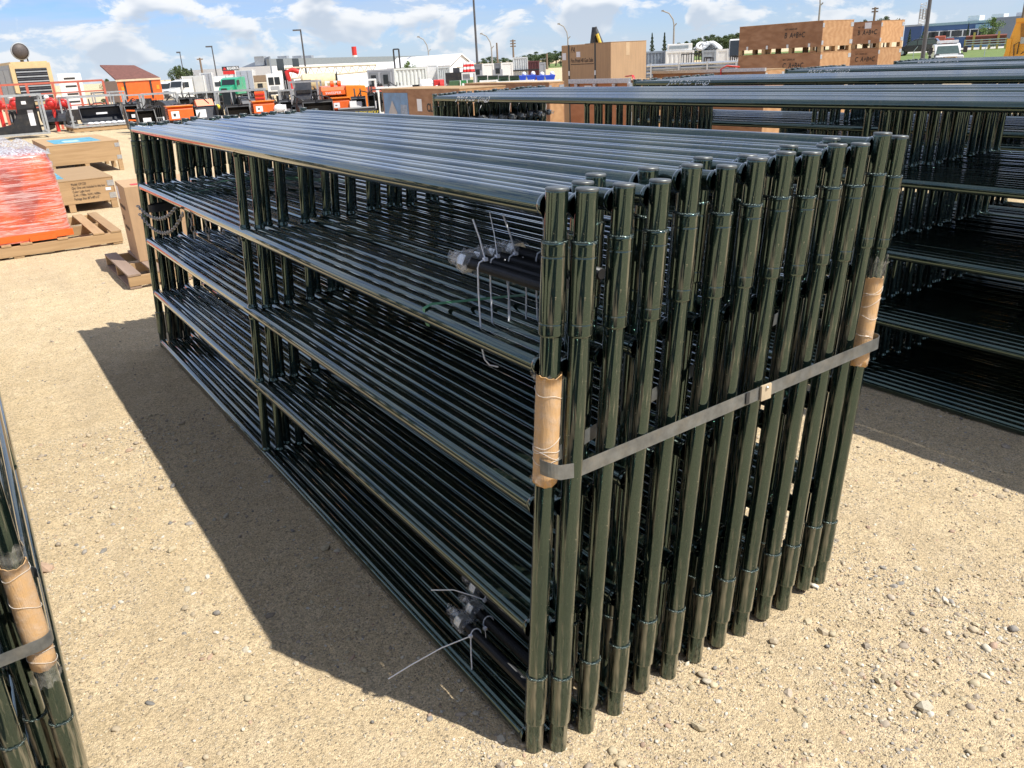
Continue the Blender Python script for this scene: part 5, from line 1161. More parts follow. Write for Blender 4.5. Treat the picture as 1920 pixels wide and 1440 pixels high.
bx(t, 'box_body', M('mid_green', (.06, .13, .06), .5), -X, X, 0, 1, .1, h); bx(t, 'end_panel', M('leaf_green', (.03, .22, .07), .45), -X * .05, X * .45, -.03, -.001, .3, h); bx(t, 'paper_sheet', PAPER, X * .05, X * .32, -.04, -.031, h - .36, h - .12)
for x in (-.08, .48): bx(t, 'edge_bar', WHT, X * x - .02, X * x + .02, -.05, -.0305, .2, h + .02)
for s in (-1, 1): bx(t, 'foot', BLK, s * X * .8 - .05, s * X * .8 + .05, .1, .9, 0, .099)
t, w, h = frame_crate('white wire cage stand under the traffic barrels', 868, 894, 136, 48, .8, 0, 0, WHT, .05); bx(t, 'sheet', LGR, -w / 2 + .06, w * .1, .06, .7, .1, h - .06)
zb = h
for q in range(6):
    x = 871 + 6.2 * (q % 3) + (3 if q > 2 else 0); t, w = far('traffic_barrel', f'red and white traffic barrel, {ORD[q % 3]} of the {("front", "back")[q // 3]} row on the cage', 'barrel', x, x + 6, 48.1 + .3 * (q // 3), 'traffic barrels'); z = zb + .012
    bx(t, 'base', BLK, -.12, .12, -.02, .22, z, z + .03)
    for k in range(4): MB().tube((0, .1, z + .0305 + .13 * k), (0, .1, z + .16 + .13 * k), .115 - .018 * k, 12, r2=.115 - .018 * (k + 1)).build('band', RED if k % 2 == 0 else WHT, t)
t, w = far('black_machine', 'low black flatbed machine behind the green box', 'machine', 838, 870, 50); X = w / 2; h = zpx(854, 136, 50)
bx(t, 'deck', BLK, -X, X, 0, 1.5, h * .55, h); bx(t, 'engine_block', SLATE, -X * .1, X * .7, .1, .9, h + .001, h + .25); bx(t, 'under_frame', DGR, -X * .9, X * .9, .1, 1.3, .35, h * .549)
for s in (-1, 1): wheel(t, s * X * .8, .6, .3, .2)

# --- rows of skid steer implements between the bundles and the trucks
frame_crate('grey steel frame left of the orange dump body', 186, 246, 171, 40, 1.1, .1, 6, mids=1)
bucket('black bucket with an orange mesh side right of the first frames', 240, 275, 197, 33, BLK, .7, .1, 10)
t, w = far('orange_guard', 'small orange guard hoop beside the first black bucket', 'guard', 244, 268, 32.2); h = zpx(256, 206, 32.2); X = w / 2
MB().beam((-X, 0, h), (X, .1, h - .04), .05).build('top_bar', ORG, t); MB().beam((-X, 0, h * .6), (X, .1, h * .6 - .04), .05).build('lower_bar', ORG, t)
for s in (-.9, .9): MB().beam((X * s, .05, 0), (X * s, .05, h - .02), .05).build('upright', BLK, t)
frame_crate('pale steel frame before the orange dump body, left one', 240, 275, 177, 42, 1.0, .1, 6)
frame_crate('pale steel frame before the orange dump body, right one', 270, 337, 174, 36, 1.3, .1, -5, b=.06, mids=0)
grapple('black grapple with tines inside the frame before the orange dump body', 280, 326, 186, 36.8, 6)
bucket('black bucket behind the left orange engine housing', 262, 308, 206, 29, BLK, .8, .1, 8)
tiller('black brush cutter drum with white tags before the white truck', 305, 336, 188, 32, 30)
engine_box('left orange engine housing with white warning labels above the far posts', 324, 372, 199, 224, 26)
frame_crate('long low pale steel frame before the grey trailer', 338, 412, 173, 44, 1.2, .1, 0, mids=3)
grapple('black grapple lying in the long low pale frame', 345, 405, 185, 44.6, 7)
t, w = far('snow_pusher', 'slate blade with an orange upper shield above the far posts', 'snow blade', 376, 412, 29, PK, 14); X = w / 2; h = zpx(394, 186, 29); hm = zpx(394, 198, 29)
MB().prism([(0, .1), (.5, .1), (.45, hm), (.16, hm)], -X, X, 'x').build('blade', SLATE, t); MB().prism([(.12, hm + .002), (.44, hm + .002), (.42, h), (.26, h)], -X * .85, X, 'x').build('upper_shield', ORG, t); bx(t, 'side_skid', BLK, X, X + .06, -.05, .6, .05, hm); MB().sphere((X + .1, .1, hm - .06), .08, 8, 6).build('tag', M('yellow_tag', (.75, .65, .05), .6), t)
t, w, h = frame_crate('tall grey frame around a blue-grey cab door panel', 410, 506, 168, 33, 1.1, .1, -4, b=.06, mids=2)
t, w = far('cab_enclosure', 'blue-grey glazed cab enclosure inside the tall grey frame', 'cab enclosure', 426, 450, 33.4); X = w / 2; h = zpx(438, 172, 33.4)
bx(t, 'panel', M('cab_blue', (.16, .21, .28), .4), -X, X, 0, .6, .15, h * .55); bx(t, 'glazing', GLASS, -X, X, .02, .5, h * .551, h); bx(t, 'base', PINE, -X, X, .0, .7, 0, .149)
tiller('black auger drive with a round housing inside the tall grey frame', 452, 482, 180, 33.3, 10)
bucket('black low bucket in front of the tall grey frame', 430, 484, 199, 27.5, BLK, .8, .1, 6)
engine_box('middle orange engine housing with white warning labels', 482, 522, 190, 211, 27)
t, w = far('orange_mast', 'orange ribbed mast rising behind the middle engine housing', 'mast', 487, 506, 28); h = zpx(496, 171, 28); X = w / 2
bx(t, 'mast_plate', ORG, -X, X, 0, .1, .1, h, .01)
for k in range(4): bx(t, 'rib', RED, -X * .9, X * .9, -.03, -.001, h - .10 - .12 * k, h - .06 - .12 * k)
t, w = far('tagged_bag', 'white bagged manual beside the middle orange engine housing', 'bag', 521, 538, 27); MB().sphere((0, 0, zpx(529, 203, 27)), .17, 10, 8, (1, .4, .75)).build('bag_body', PAPER, t); MB().tube((0, 0, 0), (0, 0, zpx(529, 207, 27) - .1), .02, 6).build('stake', BLK, t)
bucket('slate bucket right of the middle orange engine housing', 528, 562, 190, 30, SLATE, .8, .1, 6)
frame_crate('open pale frame left of the tilted black blade', 528, 556, 168, 34, 1.0, .1, -3)
t, w, h = frame_crate('grey frame with tall posts around a black quick-attach plate', 552, 606, 151, 29, 1.0, .1, -8, b=.055)
t, w = far('mounting_plate', 'black ribbed quick-attach plate leaning in the tall grey frame', 'attachment plate', 560, 590, 29.4, PK, -8); X = w / 2; h = zpx(575, 150, 29.4)
MB().prism([(0, .1), (.08, .1), (.5, h), (.42, h)], -X, X, 'x').build('plate', SLATE, t)
for k in range(3): f = .3 + .22 * k; MB().beam((-X * .9, .0 + .42 * f - .03, .1 + (h - .1) * f), (X * .9, .42 * f - .03, .1 + (h - .1) * f), .08, .10).build('rib', BLK, t)
bx(t, 'paper_sheet', PAPER, -X * 1.5, -X * 1.05, -.05, -.04, h * .35, h * .62)
grapple('black grapple behind the tilted plate and the orange sweeper', 590, 616, 172, 31, 4)
bucket('large slate bucket before the orange sweeper', 572, 640, 191, 25.5, BLK, .8, .1, 6)
# orange sweeper hood
t, w = far('sweeper_hood', 'large orange sweeper hood with an open front', 'sweeper', 611, 700, 27.5, None, 6); X = w / 2; h = zpx(650, 160, 27.5); hb = .25
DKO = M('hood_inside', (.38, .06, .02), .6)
MB().prism([(.0, h * .86), (.08, h * .98), (.9, h), (1.2, h * .8), (1.25, hb), (1.2, hb), (1.15, h * .78), (.88, h * .96), (.08, h * .95), (.04, h * .86)], -X + .04, X * .0, 'x').build('hood_shell', ORG, t)
MB().prism([(-.05, hb), (1.25, hb), (1.2, h * .8), (.9, h), (.05, h), (-.05, h * .9)], -X, -X + .039, 'x').build('end_plate', ORG, t)
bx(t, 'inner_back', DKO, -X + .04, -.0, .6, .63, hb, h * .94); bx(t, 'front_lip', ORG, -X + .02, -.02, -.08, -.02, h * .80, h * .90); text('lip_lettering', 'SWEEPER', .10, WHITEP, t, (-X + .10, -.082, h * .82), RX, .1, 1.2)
MB().prism([(.002, hb), (X * .98, hb), (X, h * .62), (X * .82, h * .98), (.002, h)], -.10, 1.2, 'y').build('side_cover', ORG2, t, bevel=.02)
for x in (-.5, -.2): MB().lathe([(.05, -.06), (.09, -.05), (.09, .05), (.05, .06)], 12, 'x', (X * x, .3, h + .06)).build('lift_eye', ORG, t)
engine_box('right orange engine housing standing in the sweeper mouth', 627, 663, 184, 204, 26.5)
bucket('slate bucket with flared sides right of the right orange engine housing', 660, 698, 184, 26, SLATE, .7, .12, 2)
t, w = far('tag_board', 'white hang tag on the slate bucket beside the sweeper', 'tag', 661, 674, 25.8); bx(t, 'tag_sheet', PAPER, -w / 2, w / 2, 0, .01, zpx(667, 201, 25.8), zpx(667, 189, 25.8)); MB().tube((0, .02, 0), (0, .02, zpx(667, 200, 25.8)), .015, 6).build('stake', BLK, t)
t, w = far('ramp_plank', 'slate box blade with yellow lettering along its edge', 'blade', 640, 708, 23, PK); X = w / 2; h = zpx(674, 203, 23)
MB().prism([(0, .05), (.6, .05), (.6, h * .7), (.0, h)], -X, X, 'x').build('blade', SLATE, t); text('edge_lettering', 'SNOW WOLF', .10, M('yellow_lettering', (.75, .60, .03), .5), t, (-X * .1, -.003, h - .15), RX, 0, 1.0); bx(t, 'edge', GREY, -X, X, -.02, .02, h + .001, h + .03)
frame_crate('white pipe frame behind the orange sweeper', 616, 712, 150, 36, 1.2, .1, 0, WHT, .06, mids=2)
frame_crate('low pale frame right of the orange sweeper', 712, 778, 162, 33, 1.2, .1, 0, WHT, .05, mids=1)
bucket('black bucket inside the low pale frame right of the sweeper', 716, 774, 168, 33.6, BLK, .8, .15, 0)
bucket('dark bucket beside the shed-poster crate', 690, 714, 178, 25, BLK, .8, .1, 0)
t, w = far('red_beam_stack', 'short red steel beams stacked behind the low pale frame', 'beam stack', 690, 724, 37); X = w / 2; h = zpx(706, 163, 37)
for k in range(3): bx(t, 'beam', RAILR, -X, X, .3 * k, .3 * k + .18, h - .2, h)
for s in (-.8, .8): bx(t, 'trestle', BLK, X * s - .05, X * s + .05, 0, .8, 0, h - .201)
frame_crate('pale frame with a diagonal brace below the sheds', 902, 936, 151, 34, 1.0, .1, 0, WHT, .05)
frame_crate('long pale frame below the blue bins', 934, 1004, 152, 34, 1.0, .1, 0, WHT, .05, mids=4)
frame_crate('pale frame left of the gun safe carton', 1000, 1052, 151, 34, 1.0, .1, 0, WHT, .05, mids=2)
# orange and black clutter further back so that no row is empty
for q, (a_, b_, yt, D, kind) in enumerate(((250, 300, 183, 47, 0), (340, 380, 184, 41, 1), (384, 428, 178, 50, 0), (456, 500, 176, 46, 1), (510, 548, 178, 42, 0), (566, 610, 170, 44, 1), (640, 690, 166, 44, 0), (716, 760, 164, 42, 1))):
    if kind: bucket(f'dark bucket in the back row of implements, {ORD[q // 2]} from the left', a_, b_, yt, D, BLK, .8, .12, random.uniform(-10, 10))
    else: grapple(f'dark grapple in the back row of implements, {ORD[q // 2]} from the left', a_, b_, yt, D, 6, random.uniform(-10, 10))

for (a_, b_, yt, D, kind, nm) in ((232, 262, 190, 44, 2, 'black tiller between the framed bucket and the orange dump body'), (300, 322, 196, 30, 0, 'black grapple left of the left orange engine housing'), (366, 384, 198, 27, 1, 'small dark bucket right of the left orange engine housing'),
        (406, 432, 196, 29, 0, 'black grapple right of the orange-shielded blade'), (500, 520, 186, 34, 2, 'black tiller behind the middle orange engine housing'), (536, 556, 200, 26, 1, 'small dark bucket right of the bagged manual'), (540, 572, 178, 37, 0, 'black grapple behind the open pale cage'),
        (598, 618, 186, 28, 2, 'black tiller left of the orange sweeper'), (696, 716, 172, 34, 0, 'black grapple right of the orange sweeper'), (690, 720, 160, 46, 1, 'small dark bucket far behind the sweeper'), (760, 792, 158, 46, 0, 'black grapple left of the red pump skid'),
        (330, 372, 192, 31, 0, 'black grapple behind the left orange engine housing'), (440, 470, 186, 36, 0, 'black grapple in front of the glazed cab enclosure')):
    if kind == 1: bucket(nm, a_, b_, yt, D, BLK, .7, .1, random.uniform(-25, 25))
    elif kind == 0: grapple(nm, a_, b_, yt, D, 5, random.uniform(-20, 20))
    else: tiller(nm, a_, b_, yt, D, random.uniform(-30, 30))

# --- goods beyond the stacked crates
t, w = far('pipe_bundle', 'grey steel pipes and white pipe racks stacked behind the carton', 'pipe stack', 1210, 1386, 36, None, -6); X = w / 2; h = zpx(1290, 116, 36)
for k in range(6):
    for j in range(2): MB().tube((-X, .3 * j, h - .09 - .135 * k), (X, .3 * j, h - .09 - .135 * k), .06, 8).build('pipe', (TIN, GREY)[(k + j) % 2], t)
for s in (-.9, -.3, .3, .9): MB().beam((X * s, -.1, 0), (X * s, -.1, h), .06).build('stand_post', TIN, t)
container('blue-grey container right of the gun safe carton', 1206, 1247, 96, 62, M('container_bluegrey', (.26, .31, .37), .5), 0, corr=True)
t, w, h = container('white ribbed container under a glazed cabin', 1247, 1300, 95, 60, WHT, 0)
q, w2 = far('glazed_cabin', 'small white cabin with glass front on the white container', 'cabin', 1250, 1296, 60.1); hh = zpx(1273, 82, 60); bx(q, 'cabin_body', WHT, -w2 / 2, w2 / 2, 0, 1.8, h + .002, hh, .03); bx(q, 'glass_front', M('pale_glass', (.30, .36, .40), .15), -w2 * .42, w2 * .35, -.02, -.001, h + .12, hh - .12)
t, w = far('steel_railing', 'black steel stair railing before the white container', 'railing', 1276, 1314, 50); h = zpx(1295, 101, 50); X = w / 2
for k in range(9): MB().beam((-X + w * k / 8, 0, 0), (-X + w * k / 8, 0, h), .04).build('baluster', BLK, t)
for z in (h, h * .6): MB().beam((-X, 0, z), (X, 0, z), .06).build('rail', BLK, t)
t, w, h = container('grey cabinet unit left of the white cabinet', 1314, 1341, 94, 54, M('unit_grey', (.33, .37, .41), .5), 0, corr=False, cat='cabinet'); bx(t, 'door', LGR, -w * .3, w * .1, -.03, -.001, .2, h - .4)
container('white cabinet unit right of the grey one', 1341, 1365, 92, 54, WHT, 0, corr=False, cat='cabinet')
t, w = far('duct_stack', 'white coiled ducts lying on the cabinet units', 'duct', 1306, 1346, 55.5); zc = zpx(1326, 93, 54); X = w / 2
for k in range(6): MB().path([(-X + .2 + .5 * k * w / 3.4 + .25 * math.cos(a_ * .63), .5 + .3 * math.sin(a_ * .63), zc + .22 + .18 * math.sin(a_ * .63 + k)) for a_ in range(10)], .10, 7, closed=True).build('duct_coil', WHT, t)
t, w = far('white_loader_cab', 'white vehicle cab peeking out left of the stacked crates', 'vehicle', 1364, 1392, 48); h = zpx(1378, 73, 48); X = w / 2
MB().prism([(0, .8), (2.2, .8), (2.2, h), (.5, h), (0, h * .6)], -X, X, 'x').build('cab', WHT, t, bevel=.05); bx(t, 'side_window', GLASS, -X - .02, -X - .001, .6, 1.8, h * .6, h * .9); MB().add([(-X * .9, .01, h * .62), (X * .9, .01, h * .62), (X * .9, .43, h * .96), (-X * .9, .43, h * .96), (-X * .9, -.02, h * .62), (X * .9, -.02, h * .62), (X * .9, .40, h * .97), (-X * .9, .40, h * .97)], [(0, 1, 2, 3), (7, 6, 5, 4), (0, 4, 5, 1), (1, 5, 6, 2), (2, 6, 7, 3), (3, 7, 4, 0)]).build('windscreen', GLASS, t)
bx(t, 'chassis', BLK, -X * .9, X * .9, .1, 2.3, .4, .799)
for s in (-1, 1): wheel(t, s * X * .9, .5, .4, .25); wheel(t, s * X * .9, 1.8, .4, .25)
for q in range(5): t_, w, h = frame_crate(f'dark rack of tubes, {ORD[q]} from the left beside the cabinet units', 1366 + 4 * q - 60 * (q > 2), 1380 + 4 * q - 60 * (q > 2), 104 + q, 44 + q, .8, 0, 0, BLK, .05, 'dark tube racks')
# excavator boom
t, w = far('excavator', 'excavator with a dark boom and yellow cylinder above the carton', 'excavator', 1106, 1140, 42); h = zpx(1114, 51, 42); X = w / 2; YEL = M('machine_yellow', (.72, .50, .06), .45)
MB().path([(-X * .35, 0, 1.2), (-X * .55, 0, h * .7), (-X * .42, 0, h)], [.22, .2, .12], 8).build('stick', BLK, t); MB().path([(-X * .42, 0, h), (X * .3, 0, h * .72), (X * 1.1, 0, 1.3)], [.10, .16, .22], 8).build('boom', M('boom_grey', (.06, .065, .07), .5), t); MB().tube((-X * .15, -.2, h * .9), (X * .7, -.2, h * .55), .07, 8).build('cylinder', YEL, t)
bx(t, 'house', YEL, X * .4, X * 2.6, -.6, 1.4, .9, 2.2, .06); bx(t, 'track', BLK, X * .1, X * 2.8, -.9, -.4, 0, .85, .1); bx(t, 'track', BLK, X * .1, X * 2.8, 1.1, 1.6, 0, .85, .1)

# --- far right: grass bank, road, cars, blue building, yellow truck
GRASS = M('grass', (.125, .185, .04), .9, 0, .35, 1.4, dirt=.4, dirtcol=(.30, .30, .10)); CONC = M('concrete_road', (.48, .46, .40), .85, 0, .08, .6)
def sheet(name, quad, z, mat, kind='structure'):
    P = [onZ(x, y, z) for x, y in quad]; o = MB().add([(p.x, p.y, z) for p in P], [(0, 1, 2, 3)]).build(name, mat); o['kind'] = kind; return o
sheet('grass_field', [(1560, 124), (2300, 96), (2300, 62), (1560, 101)], .010, GRASS)
sheet('far_grass', [(860, 137), (1560, 99), (1560, 92.0), (860, 128)], .006, GRASS)
sheet('road', [(1600, 106), (2200, 72), (2200, 66), (1600, 98.5)], .016, CONC)
def car_body(t, prof, W, mat, win, wheels, r=.37):
    MB().prism(prof, -W, W, 'y').build('body', mat, t, bevel=.06)
    for s in (-1, 1):
        for poly in win: MB().prism(poly, s * W + (0 if s < 0 else .0), s * (W + .015), 'y').build('side_window', M('car_glass', (.13, .16, .17), .1, 0, .1), t)
        for x in wheels: o = MB().lathe([(r * .6, -.11), (r * .95, -.11), (r, -.07), (r, .07), (r * .95, .11), (r * .6, .11)], 18, 'y', (x, s * (W - .08), r)).build('wheel', TYRE, t); MB().lathe([(0, -.1), (r * .62, -.115), (r * .62, .115), (0, .1)], 14, 'y', (x, s * (W - .08), r)).build('rim', M('rim_metal', (.5, .5, .5), .4), o)
t, w = far('parked_suv', 'black sport utility car on the road behind the stacked crates', 'car', 1684, 1756, 116, None, -8); NAVY = M('black_car_paint', (.012, .013, .018), .2, 0, .1, coat=.8); L_ = 2.55
car_body(t, [(-L_, .42), (-L_ + .02, .85), (-L_ * .55, 1.08), (-L_ * .28, 1.62), (-L_ * .1, 1.80), (L_ * .75, 1.80), (L_ * .95, 1.2), (L_, 1.0), (L_, .42)], .95, NAVY, [[(-L_ * .46, 1.13), (-L_ * .24, 1.60), (-L_ * .02, 1.68), (-L_ * .02, 1.15)], [(.05, 1.15), (.05, 1.68), (L_ * .36, 1.68), (L_ * .36, 1.17)], [(L_ * .42, 1.18), (L_ * .42, 1.68), (L_ * .72, 1.66), (L_ * .86, 1.2)]], (-L_ * .62, L_ * .60))
for s in (-.7, .7): bx(t, 'tail_light', RED, L_, L_ + .03, s - .12, s + .12, .95, 1.3); bx(t, 'headlight', CHROME, -L_ - .03, -L_, s - .15, s + .15, .7, .85)
bx(t, 'roof_rail', GREY, -L_ * .05, L_ * .7, -.85, -.80, 1.801, 1.85)
t, w = far('pickup_truck', 'white pickup with a roof light bar facing the camera behind the bundles', 'pickup', 1752, 1806, 60, None, 6); X = w / 2 * .98; zt = zpx(1779, 81, 60); zh = zpx(1779, 104, 60)
MB().prism([(0, .55), (0, zh * .95), (.25, zh), (1.35, zh + .08), (1.35, .55)], -X, X, 'x').build('hood', WH2, t, bevel=.06)
MB().prism([(1.36, .55), (1.36, zh + .08), (2.0, zt - .12), (2.4, zt - .02), (3.4, zt - .05), (3.6, zh), (3.6, .55)], -X * .96, X * .96, 'x').build('cab', WH2, t, bevel=.06)
yA, zA_, yB, zB_ = 1.40, zh + .10, 1.97, zt - .16
MB().add([(-X * .86, yA, zA_), (X * .86, yA, zA_), (X * .74, yB, zB_), (-X * .74, yB, zB_), (-X * .86, yA - .05, zA_), (X * .86, yA - .05, zA_), (X * .74, yB - .05, zB_), (-X * .74, yB - .05, zB_)], [(0, 1, 2, 3), (7, 6, 5, 4), (0, 4, 5, 1), (1, 5, 6, 2), (2, 6, 7, 3), (3, 7, 4, 0)]).build('windscreen', M('windscreen_green', (.07, .10, .09), .08), t)
bx(t, 'grille', CHROME, -X * .5, X * .5, -.04, -.001, zh * .62, zh * .92); bx(t, 'grille_bar', BLK, -X * .44, X * .44, -.05, -.041, zh * .70, zh * .84); bx(t, 'bumper', CHROME, -X, X, -.14, -.052, .5, zh * .52)
for s in (-1, 1): bx(t, 'headlight', M('lamp_glass', (.6, .62, .62), .1), min(s * X * .55, s * X * .95), max(s * X * .55, s * X * .95), -.035, -.001, zh * .64, zh * .9); bx(t, 'mirror', BLK, min(s * X * 1.1, s * X * 1.4), max(s * X * 1.1, s * X * 1.4), 1.5, 1.6, zh + .12, zh + .48); MB().beam((s * X * .95, 1.55, zh + .25), (s * X * 1.12, 1.55, zh + .25), .05).build('mirror_arm', BLK, t); wheel(t, s * X * .85, .75, .42, .27); wheel(t, s * X * .85, 4.3, .42, .27)
bx(t, 'bed', WH2, -X, X, 3.61, 5.6, .7, zh * .98, .03); bx(t, 'light_bar', M('light_bar', (.75, .76, .76), .3), -X * .78, X * .78, 2.2, 2.5, zt, zt + .16, .02); bx(t, 'headache_rack', WHT, -X * .95, X * .95, 3.55, 3.6, zh, zt - .1)
# yellow truck with its box raised
YTR = M('yellow_truck_paint', (.76, .36, .02), .4, 0, .1, 2, dirt=.12, coat=.3)
t, w = far('yellow_truck', 'yellow tipper body with a mesh window at the right picture edge', 'truck', 1872, 1990, 40, None, -14); X = w / 2; h = zpx(1900, 34, 40); b0 = zpx(1890, 110, 40)
MB().prism([(-X * 1.0, b0), (X, b0), (X, h), (-X * .72, h * .99), (-X * .86, b0 + (h - b0) * .52)], 0, 2.2, 'y').build('tipper_body', YTR, t, bevel=.03)
MB().prism([(-X * .50, b0 + (h - b0) * .50), (X * .9, b0 + (h - b0) * .50), (X * .9, h - .22), (-X * .56, h - .22)], -.03, -.001, 'y').build('recess_panel', M('brown_recess', (.32, .15, .02), .6), t)
MB().beam((-X * .72, -.06, h - .08), (X, -.06, h - .08), .14).build('top_beam', YTR, t); bx(t, 'mesh_window', M('pale_mesh', (.42, .46, .44), .5, 0, .4, 30), -X * .48, X * .3, -.06, -.031, b0 + (h - b0) * .36, b0 + (h - b0) * .52)
MB().path([(-X * .62, -.05, b0 + .1), (-X * .66, -.08, b0 + .5), (-X * .5, -.08, b0 + .6), (-X * .52, -.05, b0 + .15)], .02, 6).build('hose', BLK, t); MB().beam((-X * .4, -.06, b0 + .15), (X * .2, -.06, b0 + .62), .03).build('brace_bar', BLK, t)
bx(t, 'under_frame', BLK, -X * .98, X, .1, 2.0, .6, b0 - .001); bx(t, 'ladder', YTR, -X * .93, -X * .78, -.04, -.001, b0, b0 + (h - b0) * .5)
for x in (-.7, .5): wheel(t, X * x, 1.0, .5, .4)
# blue building with a lean-to
t, w = far('office_building', 'long blue office building with white-framed windows behind the road', 'building', 1722, 1900, 175, None, -24); X = w / 2 * 1.15; h = zpx(1810, 40, 175)
BLU = M('blue_cladding', (.055, .12, .27), .5, 0, .06, .3); LBL = M('light_blue_cladding', (.20, .36, .50), .5)
bx(t, 'wall', BLU, -X, X, 0, 14, 0, h * .90); bx(t, 'parapet', M('teal_trim', (.28, .42, .46), .5), -X, X, -.2, 14, h * .901, h); bx(t, 'entrance_bay', LBL, X * .16, X * .52, -.6, -.01, 0, h * .86); bx(t, 'grey_wing', GRW, X * .55, X * 1.3, -.8, 14, 0, h * 1.06)
for q in range(6):
    x = -X * .82 + X * .24 * q if q < 4 else X * (.24 + .16 * (q - 4)); y = -.001 if q < 4 else -.601
    o = bx(t, 'window', WHT, x - 1.5, x + 1.5, y - .10, y, h * .42, h * .70)
    for s in (-.72, .72): bx(o, 'pane', GLASS, x + s - .6, x + s + .6, y - .14, y - .101, h * .45, h * .67)
for q in range(3): bx(t, 'roof_unit', WHT, -X * .2 + 4 * q, -X * .2 + 4 * q + 2, 3, 5, h + .001, h + .9)
t, w = far('office_building', 'plain dark blue hall left of the windowed blue building', 'building', 1690, 1722, 178, None, -24); X = w / 2; bx(t, 'wall', M('dark_blue_cladding', (.04, .08, .19), .5), -X, X * 1.2, 0, 20, 0, zpx(1706, 50, 178)); bx(t, 'roof_edge', GREY, -X, X * 1.2, -.1, 20, zpx(1706, 50, 178) + .001, zpx(1706, 49, 178) + .2)
# pipe racks with yellow posts
YP = M('yellow_post', (.62, .46, .12), .5); BRN = M('brown_pipe', (.22, .07, .05), .6)
t, w = far('pipe_rack', 'brown pipes on a rack with yellow posts beyond the road', 'pipe rack', 1808, 1884, 138); X = w / 2; h = zpx(1846, 61, 138)
for k in range(5): z = .9 + (h - 1.4) * k / 4; MB().tube((-X, .5, z), (X, .5, z), .2, 8).build('pipe', BRN, t)
for k in range(6): MB().beam((-X + w * k / 5, 0, 0), (-X + w * k / 5, 0, h - .8 + (.9 if k in (1, 4) else 0)), .28).build('post', YP, t)
for k in range(3): z = .7 + (h - 1.6) * k / 2; MB().beam((-X, -.2, z), (X, -.2, z), .12).build('cross_rail', TIN, t)
t, w = far('red_tractor', 'small red machine left of the yellow-posted pipe rack', 'machine', 1750, 1786, 140); X = w / 2; h = zpx(1769, 67, 140); bx(t, 'body', RAILR, -X, X * .1, 0, 1.6, .6, h, .1); bx(t, 'rear_box', RAILR, X * .12, X, .1, 1.5, .7, h * .8, .05)
for s in (-.7, .7): wheel(t, X * s, 0, .5, .4)
# chain fence posts along the bank
for q, (x, yt, D) in enumerate(((1712, 92, 92), (1846, 86, 92), (1775, 89, 94), (1900, 82, 92))):
    t, w = far('fence_post', f'thin fence post with a bent arm on the grass bank, {ORD[q]} built', 'fence post', x - 2, x + 2, D, 'fence posts on the bank'); t['label'] = ('thin bent-armed fence post before the black car', 'thin bent-armed fence post right of the white pickup', 'thin bent-armed fence post behind the white pickup', 'thin bent-armed fence post behind the yellow truck')[q]; h = zpx(x, yt + 4, D)
    MB().tube((0, 0, 0), (0, 0, h), .035, 6).build('post', TIN, t); MB().tube((0, 0, h), (.3, 0, h + .4), .03, 6).build('arm', TIN, t)

# --- lamp posts, power poles, mast
POLE = M('dark_pole', (.085, .085, .09), .5); POLEG = M('grey_pole', (.30, .29, .27), .6); POLEW = M('wood_pole', (.20, .15, .11), .8)
def lamp(label, x, yt, D, arm, mat=POLE, r=.09, curved=False, name='lamp_post'):
    t, w = far(name, label, 'lamp post', x - 3, x + 3, D, 'lamp posts'); h = zpx(x, yt, D)
    MB().tube((0, 0, 0), (0, 0, h), r, 10, r2=r * .7).build('pole', mat, t); bx(t, 'foot', CONC, -.3, .3, -.3, .3, 0, .5)
    s = D / 1510 / .93
    if curved: MB().path([(0, 0, h), (arm * .10 * s, 0, h + 9 * s), (arm * .45 * s, 0, h + 18 * s), (arm * s, 0, h + 22 * s)], r * .6, 7).build('arm', mat, t); bx(t, 'lamp_head', mat, arm * s - 2 * s, arm * s + 2 * s, -.2, .2, h + 21 * s, h + 23 * s); MB().beam((0, 0, h - 1 * s), (4 * s, 0, h + 3 * s), r).build('stub_arm', mat, t)
    else: bx(t, 'lamp_head', mat, min(arm, 1) * s - (2 * s if arm > 0 else 0), max(arm, 1) * s, -.2, .2, h, h + 2 * s)
    return t
lamp('dark lamp post with a left-pointing head behind the implements', 578, 57, 95, -12, r=.11); lamp('shorter dark lamp post with a left-pointing head left of the sign', 410, 88, 150, -9, r=.12); lamp('far lamp post above the small poplars', 349, 99, 190, -5, r=.12)
lamp('tall dark lamp post running out of the top of the picture, left one', 897, -60, 85, -10, r=.12); lamp('thick dark lamp post running out of the top by the black car', 1728, -90, 60, -10, r=.13)
lamp('grey curved street lamp left of the white tent', 807, 96, 130, -14, POLEG, .14, True); lamp('grey curved street lamp right of the tall dark post', 924, 90, 130, -15, POLEG, .14, True); lamp('grey curved street lamp behind the gun safe carton', 1066, 72, 120, -14, POLEG, .13, True)
lamp('grey curved street lamp above the white container', 1262, 48, 110, -18, POLEG, .14, True); lamp('grey curved street lamp above the stacked crates', 1529, 10, 110, -8, POLEG, .14, True); lamp('brown lamp post above the yellow truck', 1906, -40, 80, -8, POLEW, .12)
def power(label, x, yt, D, arms=2):
    t, w = far('power_pole', label, 'power pole', x - 3, x + 3, D, 'power poles'); h = zpx(x, yt, D); s = D / 1510 / .93
    MB().tube((0, 0, 0), (0, 0, h), .22, 8, r2=.15).build('pole', POLEW, t)
    for k in range(arms): MB().beam((-4.5 * s, 0, h - (2 + 4 * k) * s), (4.5 * s, 0, h - (2 + 4 * k) * s), .2).build('cross_arm', POLEW, t)
    return t
power('wooden power pole with cross-arms left of the tree line', 964, 74, 170, 3); power('slim wooden pole without arms left of the tree line', 934, 80, 170, 0); power('wooden power pole above the stacked crates', 1632, 14, 150, 2); power('slim pole with antennas above the white box truck', 384, 108, 160, 1); power('slim pole beside the far tree line', 1026, 100, 160, 0)
